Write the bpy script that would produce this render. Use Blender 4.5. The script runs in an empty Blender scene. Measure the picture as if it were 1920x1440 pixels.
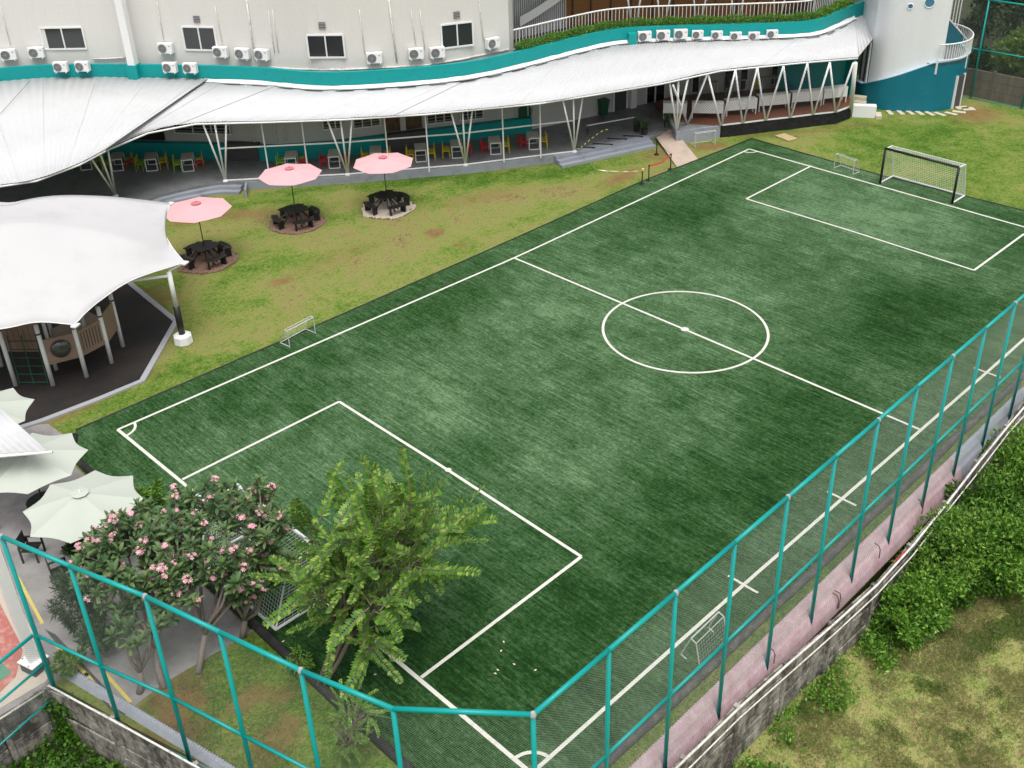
import bpy, math, random
import numpy as np
from mathutils import Vector, Matrix
random.seed(7); RNG = np.random.default_rng(11)
SC = bpy.context.scene; COL = SC.collection

# ---------------------------------------------------------------- camera, world, sun, exposure
CF, CYAW, CPITCH, CROLL = 1979.907, 0.7906, 0.5211, -0.0233
CC = np.array([-11.6497, -33.1782, 21.9496]); PX, PY = 1000.352, 625.727
_d = np.array([math.cos(CPITCH)*math.cos(CYAW), math.cos(CPITCH)*math.sin(CYAW), -math.sin(CPITCH)])
_r = np.cross(_d, [0, 0, 1]); _r /= np.linalg.norm(_r); _u = np.cross(_r, _d)
CR = _r*math.cos(CROLL)+_u*math.sin(CROLL); CU = -_r*math.sin(CROLL)+_u*math.cos(CROLL)
cam = bpy.data.cameras.new('camera'); camo = bpy.data.objects.new('camera', cam); COL.objects.link(camo)
m = Matrix(((CR[0], CU[0], -_d[0], CC[0]), (CR[1], CU[1], -_d[1], CC[1]), (CR[2], CU[2], -_d[2], CC[2]), (0, 0, 0, 1)))
camo.matrix_world = m
cam.sensor_fit = 'HORIZONTAL'; cam.sensor_width = 36; cam.lens = 36*CF/1920
cam.shift_x = -(PX-960)/1920; cam.shift_y = (PY-720)/1920
cam.clip_start = 0.5; cam.clip_end = 1500
SC.camera = camo
W = bpy.data.worlds.new('World'); SC.world = W; W.use_nodes = True
wn = W.node_tree; bg = wn.nodes['Background']
sky = wn.nodes.new('ShaderNodeTexSky'); sky.sky_type = 'NISHITA'; sky.sun_disc = False
SUN_EL, SUN_AZ = math.radians(70), math.radians(215)
sky.sun_elevation = SUN_EL; sky.sun_rotation = SUN_AZ
sky.air_density = 1.0; sky.dust_density = 6.0; sky.ozone_density = 1.0
hs = wn.nodes.new('ShaderNodeHueSaturation'); hs.inputs['Saturation'].default_value = 0.22
wn.links.new(sky.outputs[0], hs.inputs['Color']); wn.links.new(hs.outputs[0], bg.inputs['Color'])
bg.inputs['Strength'].default_value = 0.15
sun = bpy.data.lights.new('sun', 'SUN'); sun.energy = 1.3; sun.angle = math.radians(40); sun.color = (1.0, 0.97, 0.92)
suno = bpy.data.objects.new('sun', sun); COL.objects.link(suno)
sd = Vector((math.sin(SUN_AZ)*math.cos(SUN_EL), math.cos(SUN_AZ)*math.cos(SUN_EL), math.sin(SUN_EL)))
suno.rotation_euler = sd.to_track_quat('Z', 'Y').to_euler()
SC.view_settings.view_transform = 'Standard'; SC.view_settings.look = 'None'
SC.view_settings.exposure = 0.26; SC.view_settings.gamma = 1.0; SC.view_settings.use_curve_mapping = False

# ---------------------------------------------------------------- measuring helpers (survey of the site from the photograph)
def _ray(x, y): return CR*(x-PX)/CF - CU*(y-PY)/CF + _d
def at(x, y, z=0.0):
    """point of the site at height z that is seen at photograph pixel x, y"""
    d = _ray(x, y); t = (z-CC[2])/d[2]; q = CC+t*d; return (float(q[0]), float(q[1]), float(z))
def aty(x, y, Y):
    d = _ray(x, y); t = (Y-CC[1])/d[1]; q = CC+t*d; return tuple(float(v) for v in q)
def onwall(x, y, poly, ext=0.001):
    """where that sight line meets a vertical wall standing on the plan polyline: point, unit tangent"""
    d = _ray(x, y); best = None
    for a, b in zip(poly[:-1], poly[1:]):
        ex, ey = b[0]-a[0], b[1]-a[1]
        den = d[0]*ey-d[1]*ex
        if abs(den) < 1e-9: continue
        t = ((a[0]-CC[0])*ey-(a[1]-CC[1])*ex)/den
        px, py = CC[0]+t*d[0], CC[1]+t*d[1]
        L2 = ex*ex+ey*ey; u = ((px-a[0])*ex+(py-a[1])*ey)/L2
        if -ext <= u <= 1+ext and t > 0 and (best is None or t < best[0]):
            L = math.sqrt(L2); best = (t, (px, py, CC[2]+t*d[2]), (ex/L, ey/L))
    if best is None:
        if ext > 40: print('NOWALL', x, y)
        return onwall(x, y, poly, ext*4+.5)
    return best[1], best[2]
def catmull(P, n=8):
    k = min(len(p) for p in P); P = [np.array(tuple(p)[:k], float) for p in P]; Q = [2*P[0]-P[1]]+P+[2*P[-1]-P[-2]]; out = []
    for i in range(1, len(Q)-2):
        for k in range(n):
            t = k/n; a, b, c, d = Q[i-1], Q[i], Q[i+1], Q[i+2]
            out.append(0.5*((2*b)+(-a+c)*t+(2*a-5*b+4*c-d)*t*t+(-a+3*b-3*c+d)*t**3))
    out.append(P[-1]); return out
def resample(P, n):
    k = min(len(p) for p in P); P = np.array([tuple(p)[:k] for p in P], float); s = np.r_[0, np.cumsum(np.linalg.norm(np.diff(P, axis=0), axis=1))]
    t = np.linspace(0, s[-1], n); return np.stack([np.interp(t, s, P[:, k]) for k in range(P.shape[1])], 1)
def plen(P):
    P = np.array(P, float); return float(np.linalg.norm(np.diff(P, axis=0), axis=1).sum())
def offset(P, d):
    """plan polyline shifted d to its left"""
    P = np.array([(p[0], p[1]) for p in P], float); T = np.gradient(P, axis=0); T /= np.linalg.norm(T, axis=1)[:, None]
    return P+np.stack([-T[:, 1], T[:, 0]], 1)*d

# ---------------------------------------------------------------- objects
TF = {}
def tag(o, label=None, cat=None, group=None, kind=None):
    if label: o['label'] = label
    if cat: o['category'] = cat
    if group: o['group'] = group
    if kind: o['kind'] = kind
    return o
def thing(name, label, cat, loc=(0, 0, 0), rz=0.0, group=None):
    o = bpy.data.objects.new(name, None); o.empty_display_size = 0.2; COL.objects.link(o)
    o.location = tuple(float(v) for v in loc); o.rotation_euler = (0, 0, rz); TF[o.name] = (tuple(o.location), rz)
    return tag(o, label, cat, group)
class MB:
    def __init__(s): s.v = []; s.f = []; s.mi = None
    def add(s, vs, fs):
        b = len(s.v); s.v += [tuple(map(float, v)) for v in vs]; s.f += [tuple(i+b for i in f) for f in fs]; return s
    def box(s, c, sz, rz=0.0, rx=0.0):
        """box centred at c"""
        x, y, z = [k/2 for k in sz]; ca, sa = math.cos(rz), math.sin(rz); cb, sb = math.cos(rx), math.sin(rx); vs = []
        for dx, dy, dz in ((-x, -y, -z), (x, -y, -z), (x, y, -z), (-x, y, -z), (-x, -y, z), (x, -y, z), (x, y, z), (-x, y, z)):
            dy, dz = dy*cb-dz*sb, dy*sb+dz*cb
            vs.append((c[0]+dx*ca-dy*sa, c[1]+dx*sa+dy*ca, c[2]+dz))
        return s.add(vs, [(0, 3, 2, 1), (4, 5, 6, 7), (0, 1, 5, 4), (1, 2, 6, 5), (2, 3, 7, 6), (3, 0, 4, 7)])
    def tube(s, a, b, r, r2=None, n=8, cap=True):
        a = np.array(a, float); b = np.array(b, float); r2 = r if r2 is None else r2
        d = b-a; L = np.linalg.norm(d)
        if L < 1e-6: return s
        d /= L; h = np.array([0, 0, 1.0]) if abs(d[2]) < .9 else np.array([1.0, 0, 0])
        p = np.cross(d, h); p /= np.linalg.norm(p); q = np.cross(d, p); vs = []
        for c, rr in ((a, r), (b, r2)):
            for k in range(n):
                t = 2*math.pi*(k+.5)/n; vs.append(c+rr*(math.cos(t)*p+math.sin(t)*q))
        fs = [(k, (k+1) % n, n+(k+1) % n, n+k) for k in range(n)]
        if cap: fs += [tuple(range(n))[::-1], tuple(range(n, 2*n))]
        return s.add(vs, fs)
    def path(s, P, r, n=8):
        """round bar along a polyline, one continuous skin; r may be a list"""
        P = [np.array(p, float) for p in P]; N = len(P); rr = r if hasattr(r, '__len__') else [r]*N; vs = []
        p0 = None
        for i in range(N):
            d = P[min(i+1, N-1)]-P[max(i-1, 0)]; d /= np.linalg.norm(d)+1e-9
            if p0 is None:
                h = np.array([0, 0, 1.0]) if abs(d[2]) < .9 else np.array([1.0, 0, 0]); p0 = np.cross(d, h)
            p0 = p0-d*np.dot(p0, d); p0 /= np.linalg.norm(p0)+1e-9; q = np.cross(d, p0)
            for k in range(n):
                t = 2*math.pi*(k+.5)/n; vs.append(P[i]+rr[i]*(math.cos(t)*p0+math.sin(t)*q))
        fs = [(i*n+k, i*n+(k+1) % n, (i+1)*n+(k+1) % n, (i+1)*n+k) for i in range(N-1) for k in range(n)]
        fs += [tuple(range(n))[::-1], tuple(range((N-1)*n, N*n))]
        return s.add(vs, fs)
    def prism(s, poly, z0, z1):
        poly = [(p[0], p[1]) for p in poly]
        A = sum(poly[i][0]*poly[(i+1) % len(poly)][1]-poly[(i+1) % len(poly)][0]*poly[i][1] for i in range(len(poly)))
        if A < 0: poly = poly[::-1]
        n = len(poly); vs = [(x, y, z0) for x, y in poly]+[(x, y, z1) for x, y in poly]
        return s.add(vs, [tuple(range(n, 2*n)), tuple(range(n))[::-1]]+[(k, (k+1) % n, n+(k+1) % n, n+k) for k in range(n)])
    def wall(s, P, t, z0, z1, zt=None):
        """upright wall of thickness t on a plan polyline; z1 may be a list"""
        P = np.array([(p[0], p[1]) for p in P], float); Q = offset(P, t); n = len(P)
        z1 = z1 if hasattr(z1, '__len__') else [z1]*n; z0 = z0 if hasattr(z0, '__len__') else [z0]*n
        vs = []
        for i in range(n): vs += [(*P[i], z0[i]), (*P[i], z1[i]), (*Q[i], z1[i]), (*Q[i], z0[i])]
        fs = []
        for i in range(n-1):
            a, b = 4*i, 4*i+4
            fs += [(a, b, b+1, a+1), (a+1, b+1, b+2, a+2), (a+2, b+2, b+3, a+3), (a+3, b+3, b, a)]
        fs += [(0, 1, 2, 3), tuple(4*(n-1)+k for k in (3, 2, 1, 0))]
        return s.add(vs, fs)
    def grid(s, G):
        """surface through a 2-D array of points"""
        R, Cn = len(G), len(G[0]); vs = [p for row in G for p in row]
        return s.add(vs, [(i*Cn+j, i*Cn+j+1, (i+1)*Cn+j+1, (i+1)*Cn+j) for i in range(R-1) for j in range(Cn-1)])
    def lathe(s, prof, c=(0, 0, 0), n=12):
        vs = []
        for r, z in prof: vs += [(c[0]+r*math.cos(2*math.pi*k/n), c[1]+r*math.sin(2*math.pi*k/n), c[2]+z) for k in range(n)]
        m_ = len(prof); fs = [(i*n+k, i*n+(k+1) % n, (i+1)*n+(k+1) % n, (i+1)*n+k) for i in range(m_-1) for k in range(n)]
        fs += [tuple(range(n))[::-1], tuple(range((m_-1)*n, m_*n))]
        return s.add(vs, fs)
    def mesh(s, name, mat, smooth=False, solid=None):
        me = bpy.data.meshes.new(name); me.from_pydata(s.v, [], s.f); me.update()
        for k in (mat if isinstance(mat, (list, tuple)) else [mat]): me.materials.append(k)
        if s.mi is not None: me.polygons.foreach_set('material_index', s.mi)
        if smooth: me.polygons.foreach_set('use_smooth', [True]*len(me.polygons))
        return me
    def build(s, name, mat, parent=None, world=False, smooth=False, solid=0.0, bevel=0.0):
        if parent is not None and world:
            (lx, ly, lz), rz = TF[parent.name]; c, sn = math.cos(-rz), math.sin(-rz)
            s.v = [((x-lx)*c-(y-ly)*sn, (x-lx)*sn+(y-ly)*c, z-lz) for x, y, z in s.v]
        o = bpy.data.objects.new(name, s.mesh(name, mat, smooth)); COL.objects.link(o)
        if parent is not None: o.parent = parent
        if solid: md = o.modifiers.new('thickness', 'SOLIDIFY'); md.thickness = solid; md.offset = 0
        if bevel: md = o.modifiers.new('bevel', 'BEVEL'); md.width = bevel; md.segments = 2; md.limit_method = 'ANGLE'
        return o
def inst(name, me, parent, loc=(0, 0, 0), rot=(0, 0, 0), sc=1.0):
    o = bpy.data.objects.new(name, me); COL.objects.link(o); o.parent = parent
    o.location = tuple(float(v) for v in loc); o.rotation_euler = rot; o.scale = (sc,)*3 if not hasattr(sc, '__len__') else sc
    return o
def copy_tree(o, parent=None):
    c = o.copy(); COL.objects.link(c); c.parent = parent
    for ch in list(o.children): copy_tree(ch, c)
    return c
def place(c, loc, rz, label):
    c.location = tuple(float(v) for v in loc); c.rotation_euler = (0, 0, rz); c['label'] = label; return c

# ---------------------------------------------------------------- materials
class NT:
    def __init__(s, name):
        s.m = bpy.data.materials.new(name); s.m.use_nodes = True; s.t = s.m.node_tree; s.b = s.t.nodes['Principled BSDF']
        s.co = None
    def n(s, ty, **k):
        o = s.t.nodes.new(ty)
        for a, b in k.items(): setattr(o, a, b)
        return o
    def l(s, a, b): s.t.links.new(a, b)
    def pos(s, world=True):
        if s.co is None:
            s.co = s.n('ShaderNodeNewGeometry').outputs['Position'] if world else s.n('ShaderNodeTexCoord').outputs['Object']
        return s.co
    def mapped(s, sc=(1, 1, 1), rot=(0, 0, 0), loc=(0, 0, 0), world=True):
        mp = s.n('ShaderNodeMapping'); mp.inputs['Scale'].default_value = sc; mp.inputs['Rotation'].default_value = rot; mp.inputs['Location'].default_value = loc
        s.l(s.pos(world), mp.inputs[0]); return mp.outputs[0]
    def noise(s, scale=1, detail=4, rough=.6, co=None, dist=0, world=True):
        q = s.n('ShaderNodeTexNoise'); q.inputs['Scale'].default_value = scale; q.inputs['Detail'].default_value = detail
        q.inputs['Roughness'].default_value = rough; q.inputs['Distortion'].default_value = dist
        s.l(co if co is not None else s.pos(world), q.inputs['Vector']); return q.outputs['Fac']
    def ramp(s, v, stops):
        r = s.n('ShaderNodeValToRGB'); e = r.color_ramp.elements
        while len(e) < len(stops): e.new(.5)
        for k, (p, c) in enumerate(stops):
            e[k].position = p; e[k].color = (*c, 1) if hasattr(c, '__len__') else (c, c, c, 1)
        s.l(v, r.inputs[0]); return r.outputs[0]
    def mix(s, f, a, b, mode='MIX'):
        q = s.n('ShaderNodeMix', data_type='RGBA', blend_type=mode)
        for sock, v in ((q.inputs[0], f), (q.inputs[6], a), (q.inputs[7], b)):
            if hasattr(v, 'is_linked') or hasattr(v, 'links'): s.l(v, sock)
            elif hasattr(v, '__len__'): sock.default_value = (*v, 1)
            else: sock.default_value = v
        return q.outputs[2]
    def math(s, op, a, b=None, clamp=False):
        q = s.n('ShaderNodeMath', operation=op); q.use_clamp = clamp
        for i, v in enumerate((a, b)):
            if v is None: continue
            if hasattr(v, 'links'): s.l(v, q.inputs[i])
            else: q.inputs[i].default_value = v
        return q.outputs[0]
    def blobs(s, L, noisy=.5, nsc=1.2):
        """sum of soft worn patches (x, y, rx, ry, amount, angle)"""
        nz = s.math('MULTIPLY', s.math('SUBTRACT', s.noise(nsc, 4, .6), .5), noisy*3); tot = None
        for x, y, rx, ry, a, ang in L:
            vr = s.n('ShaderNodeVectorMath', operation='SUBTRACT'); s.l(s.pos(), vr.inputs[0]); vr.inputs[1].default_value = (x, y, 0)
            rt = s.n('ShaderNodeVectorRotate'); rt.rotation_type = 'Z_AXIS'; rt.inputs['Angle'].default_value = -ang; s.l(vr.outputs[0], rt.inputs[0])
            ml = s.n('ShaderNodeVectorMath', operation='MULTIPLY'); s.l(rt.outputs[0], ml.inputs[0]); ml.inputs[1].default_value = (1/rx, 1/ry, 0)
            ln = s.n('ShaderNodeVectorMath', operation='LENGTH'); s.l(ml.outputs[0], ln.inputs[0])
            v = s.math('ADD', ln.outputs['Value'], nz)
            mr = s.n('ShaderNodeMapRange'); mr.interpolation_type = 'SMOOTHSTEP'; s.l(v, mr.inputs[0])
            mr.inputs[1].default_value = 0.25; mr.inputs[2].default_value = 1.25; mr.inputs[3].default_value = a; mr.inputs[4].default_value = 0
            tot = mr.outputs[0] if tot is None else s.math('ADD', tot, mr.outputs[0])
        return tot
    def bump(s, h, st=.3, dist=.02):
        b = s.n('ShaderNodeBump'); b.inputs['Strength'].default_value = st; b.inputs['Distance'].default_value = dist
        s.l(h, b.inputs['Height']); s.l(b.outputs[0], s.b.inputs['Normal'])
    def out(s, col, rough=.7, metal=0, spec=.4):
        if hasattr(col, 'links'): s.l(col, s.b.inputs['Base Color'])
        else: s.b.inputs['Base Color'].default_value = (*col, 1)
        if hasattr(rough, 'links'): s.l(rough, s.b.inputs['Roughness'])
        else: s.b.inputs['Roughness'].default_value = rough
        s.b.inputs['Metallic'].default_value = metal; s.b.inputs['Specular IOR Level'].default_value = spec
        return s.m
def simple(name, c, rough=.6, var=.12, sc=3.0, dirt=None, dsc=1.5, dthr=.6, metal=0, bump=0, bsc=30, spec=.4, world=True, sub=0):
    t = NT(name); n = t.noise(sc, 5, .65, world=world)
    a = tuple(k*(1-var) for k in c); b = tuple(min(.9, k*(1+var)) for k in c)
    col = t.mix(n, a, b)
    if dirt:
        g = t.noise(dsc, 6, .7, world=world); f = t.ramp(g, [(dthr-.12, 0.0), (dthr+.12, 1.0)]); col = t.mix(f, col, dirt)
    if bump: t.bump(t.noise(bsc, 4, .6, world=world), bump)
    mm = t.out(col, rough, metal, spec)
    if sub: t.b.inputs['Subsurface Weight'].default_value = 0
    return mm
def leafmat(name, a, b, c=None, rough=.45):
    """leaf colour varies leaf by leaf (Random Per Island) and by clump"""
    t = NT(name); g = t.n('ShaderNodeNewGeometry'); oi = t.n('ShaderNodeObjectInfo')
    r = t.math('FRACT', t.math('ADD', g.outputs['Random Per Island'], oi.outputs['Random']))
    st = [(0, a), (.6, b)]+([(1.0, c)] if c else [])
    col = t.ramp(r, st); n = t.noise(1.6, 3, .6)
    col = t.mix(t.ramp(n, [(.35, 0.0), (.65, 1.0)]), t.mix(.35, col, a), col)
    t.out(col, rough, 0, .35)
    tr = t.n('ShaderNodeBsdfTranslucent'); t.l(col, tr.inputs[0]); ms = t.n('ShaderNodeMixShader'); ms.inputs[0].default_value = .25
    o = t.t.nodes['Material Output']; t.l(t.b.outputs[0], ms.inputs[1]); t.l(tr.outputs[0], ms.inputs[2]); t.l(ms.outputs[0], o.inputs[0])
    return t.m
def M_turf():
    t = NT('turf'); streak = t.noise(1, 5, .65, t.mapped((9, .55, 1), rot=(0, 0, .03))); fine = t.noise(1, 3, .7, t.mapped((34, 4.0, 1), rot=(0, 0, -.05)))
    cloud = t.noise(.16, 6, .62, dist=.3); mid = t.noise(.9, 5, .7); spk = t.noise(9, 4, .8)
    blob = t.blobs([(*at(900, 680)[:2], 7, 4, .5, .2), (*at(760, 790)[:2], 4, 4, .3, 0), (*at(1190, 520)[:2], 6, 5, .55, 0), (*at(1560, 380)[:2], 7, 6, .7, 0),
                    (*at(1330, 600)[:2], 7, 5, .42, 0), (*at(1060, 850)[:2], 5, 3, .45, .4), (*at(1700, 440)[:2], 6, 4, .5, 0), (*at(500, 900)[:2], 4, 4, .35, 0),
                    (*at(1710, 600)[:2], 5, 3.0, -.7, 0), (*at(1500, 740)[:2], 3, 2, -.3, 0), (*at(1480, 820)[:2], 6, 2.5, -.42, 0), (*at(1250, 1000)[:2], 5, 4, -.5, 0), (*at(950, 1250)[:2], 5, 4, -.6, 0),
                    (*at(760, 590)[:2], 7, 2.4, -.35, 0), (*at(380, 780)[:2], 5, 2, -.3, 0), (*at(1290, 400)[:2], 8, 2, -.3, 0), (*at(600, 1230)[:2], 4, 4, -.55, 0), (*at(1200, 820)[:2], 3.5, 2, .25, 0)], .35, .5)
    grain = t.noise(1, 4, .8, t.mapped((16, 5, 1), rot=(0, 0, .1)))
    def c0(n_, k): return t.math('MULTIPLY', t.math('SUBTRACT', n_, .5), k)
    cl2 = t.noise(.45, 5, .7, t.mapped((1.3, .7, 1))); v = t.math('ADD', t.math('ADD', c0(cloud, .9), c0(cl2, .9)), c0(streak, 1.7))
    for q in (c0(fine, 1.3), c0(mid, .9), c0(spk, 1.5), c0(grain, 1.4), t.math('MULTIPLY', blob, .42)): v = t.math('ADD', v, q)
    v = t.math('ADD', t.math('MULTIPLY', v, .72), .50, True)
    col = t.ramp(v, [(0.0, (.005, .024, .004)), (.28, (.014, .052, .010)), (.55, (.040, .090, .033)), (.8, (.078, .145, .068)), (1.0, (.13, .22, .115))])
    t.bump(t.math('ADD', spk, streak), .5, .02)
    return t.out(col, .8, 0, .1)
def M_lawn():
    t = NT('lawn'); big = t.noise(.28, 6, .65, dist=.4); mid = t.noise(1.3, 6, .7); fine = t.noise(11, 5, .75); fine2 = t.noise(45, 3, .7)
    v = t.math('ADD', t.math('MULTIPLY', t.math('SUBTRACT', big, .5), 1.5), t.math('MULTIPLY', t.math('SUBTRACT', mid, .5), .9)); v = t.math('ADD', v, .53)
    dry = t.blobs([(*at(820, 420)[:2], 5, 2.4, .34, -.5), (*at(640, 520)[:2], 5, 2.0, .22, -.2), (*at(1050, 360)[:2], 4, 1.2, .3, -.4), (*at(450, 420)[:2], 3, 1.4, .25, -.5)], .4); v = t.math('SUBTRACT', v, t.math('MULTIPLY', dry, .55))
    lush = t.blobs([(*at(250, 745)[:2], 5, 1.6, .6, .1), (*at(560, 640)[:2], 6, 1.6, .5, 0), (*at(700, 345)[:2], 8, 1.0, .7, -.6), (*at(1000, 330)[:2], 5, 1.2, .75, -.5), (*at(440, 385)[:2], 4, .8, .6, -.5),
                    (*at(480, 520)[:2], 3, 3, .25, 0), (*at(1700, 250)[:2], 8, 5, .52, 0), (*at(1850, 310)[:2], 9, 6, .50, 0), (*at(1450, 245)[:2], 6, 1.5, .5, -.3), (*at(500, 1330)[:2], 6, 6, .5, 0), (*at(1500, 1090)[:2], 30, 1.0, .35, 0)], .4)
    v = t.math('ADD', v, t.math('MULTIPLY', lush, .42))
    v = t.math('ADD', v, t.math('MULTIPLY', t.math('SUBTRACT', fine, .5), 1.7)); v = t.math('ADD', v, t.math('MULTIPLY', t.math('SUBTRACT', fine2, .5), 1.1)); v = t.math('ADD', v, t.math('MULTIPLY', t.math('SUBTRACT', t.noise(5, 4, .8), .5), 1.5))
    col = t.ramp(v, [(.06, (.13, .085, .04)), (.30, (.255, .228, .090)), (.50, (.185, .212, .054)), (.74, (.108, .182, .026)), (1.0, (.045, .105, .012))])
    soil = t.blobs([(*at(815, 437)[:2], .75, .55, 1.3, .3), (*at(527, 527)[:2], .75, .5, .95, 0), (*at(440, 402)[:2], 2.6, .9, .8, -.7), (*at(350, 415)[:2], 1.3, .7, .7, 0), (*at(1165, 333)[:2], 2.2, .75, .9, .1), (*at(1240, 290)[:2], 1.6, 1.0, .8, -.3), (*at(640, 480)[:2], 3, 1.2, .3, 0),
                    (*at(900, 370)[:2], 3, 1.0, .45, -.3), (*at(1330, 275)[:2], 1.6, .7, 1.0, -.5), (*at(865, 460)[:2], .25, .6, .9, .3), (*at(1830, 215)[:2], 2.2, 1.6, 1.0, 0), (*at(1480, 250)[:2], 4, .35, .9, -.65), (*at(1600, 235)[:2], 3, .3, .7, -.65), (*at(470, 1310)[:2], .7, .5, .9, 0), (*at(530, 1300)[:2], .5, .4, .9, 0),
                    (*at(520, 1385)[:2], 1.0, .6, 1.0, .4), (*at(330, 1330)[:2], 2.2, 1.0, 1.1, 1.1), (*at(620, 1270)[:2], .6, .3, .7, 0), (*at(140, 770)[:2], 1.6, .4, .8, 0), (*at(280, 700)[:2], .8, .5, .4, 0), (*at(300, 560)[:2], 1.0, 1.6, .6, 0)], .55, 2.4)
    sc = t.ramp(fine, [(.3, (.12, .055, .028)), (.7, (.27, .14, .075))])
    sm = t.math('MULTIPLY', soil, t.ramp(mid, [(.3, .45), (.7, 1.2)]), True); sm = t.math('MULTIPLY', sm, .85)
    flk = t.ramp(t.noise(3.2, 7, .85, dist=1.2), [(.60, 0.0), (.72, .65)])
    col = t.mix(flk, col, (.13, .075, .035)); col = t.mix(sm, col, sc)
    t.bump(fine, .5, .04); return t.out(col, .9, 0, .1)
def M_field():
    t = NT('dry_field'); big = t.noise(.35, 6, .65, dist=.5); fine = t.noise(9, 6, .8); f2 = t.noise(30, 4, .8); st = t.noise(2.2, 6, .75, dist=.8)
    v = t.math('ADD', t.math('MULTIPLY', big, .5), t.math('MULTIPLY', st, .5)); v = t.math('ADD', v, t.math('MULTIPLY', t.math('SUBTRACT', fine, .5), 2.0)); v = t.math('ADD', v, t.math('MULTIPLY', t.math('SUBTRACT', f2, .5), 1.4)); v = t.math('ADD', v, t.math('MULTIPLY', t.math('SUBTRACT', st, .5), .9))
    v = t.math('ADD', t.math('MULTIPLY', v, .8), .12); col = t.ramp(v, [(.05, (.16, .075, .038)), (.26, (.29, .20, .095)), (.44, (.36, .325, .14)), (.60, (.26, .31, .085)), (.90, (.07, .15, .018))])
    t.bump(t.math('ADD', fine, st), .7, .06); return t.out(col, .92, 0, .1)
def streaky(name, base, stain, amount=.6, rough=.85, zs=.35, th=.42):
    t = NT(name); s_ = t.noise(1, 6, .75, t.mapped((2.2, 2.2, zs))); n = t.noise(5, 6, .75); f = t.ramp(t.math('ADD', t.math('MULTIPLY', s_, .6), t.math('MULTIPLY', n, .4)), [(th, 0.0), (th+.2, amount)])
    col = t.mix(f, t.mix(t.noise(14, 4, .7), tuple(k*.85 for k in base), tuple(min(.9, k*1.1) for k in base)), stain); t.bump(n, .4, .02); return t.out(col, rough, 0, .2)
def M_rock(name, a, b, sc=3.5):
    t = NT(name); vo = t.n('ShaderNodeTexVoronoi'); vo.inputs['Scale'].default_value = sc; t.l(t.pos(), vo.inputs['Vector'])
    col = t.mix(t.math('MULTIPLY', vo.outputs['Distance'], 1.4, True), b, a); col = t.mix(t.noise(18, 4, .7), col, tuple(k*.5 for k in a)); t.bump(vo.outputs['Distance'], .8, .05); return t.out(col, .85, 0, .3)
def M_brick(name):
    t = NT(name); g = t.n('ShaderNodeObjectInfo'); n = t.noise(16, 5, .7)
    col = t.mix(t.noise(2.5, 4, .6), (.22, .11, .085), (.30, .21, .16)); col = t.mix(t.math('MULTIPLY', n, .5), col, (.12, .09, .075)); t.bump(n, .4); return t.out(col, .85, 0, .2)
def M_wood(name, a, b):
    t = NT(name); w = t.noise(1, 4, .6, t.mapped((1.5, 1.5, 22), world=True)); return t.out(t.mix(w, a, b), .5, 0, .4)
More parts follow.
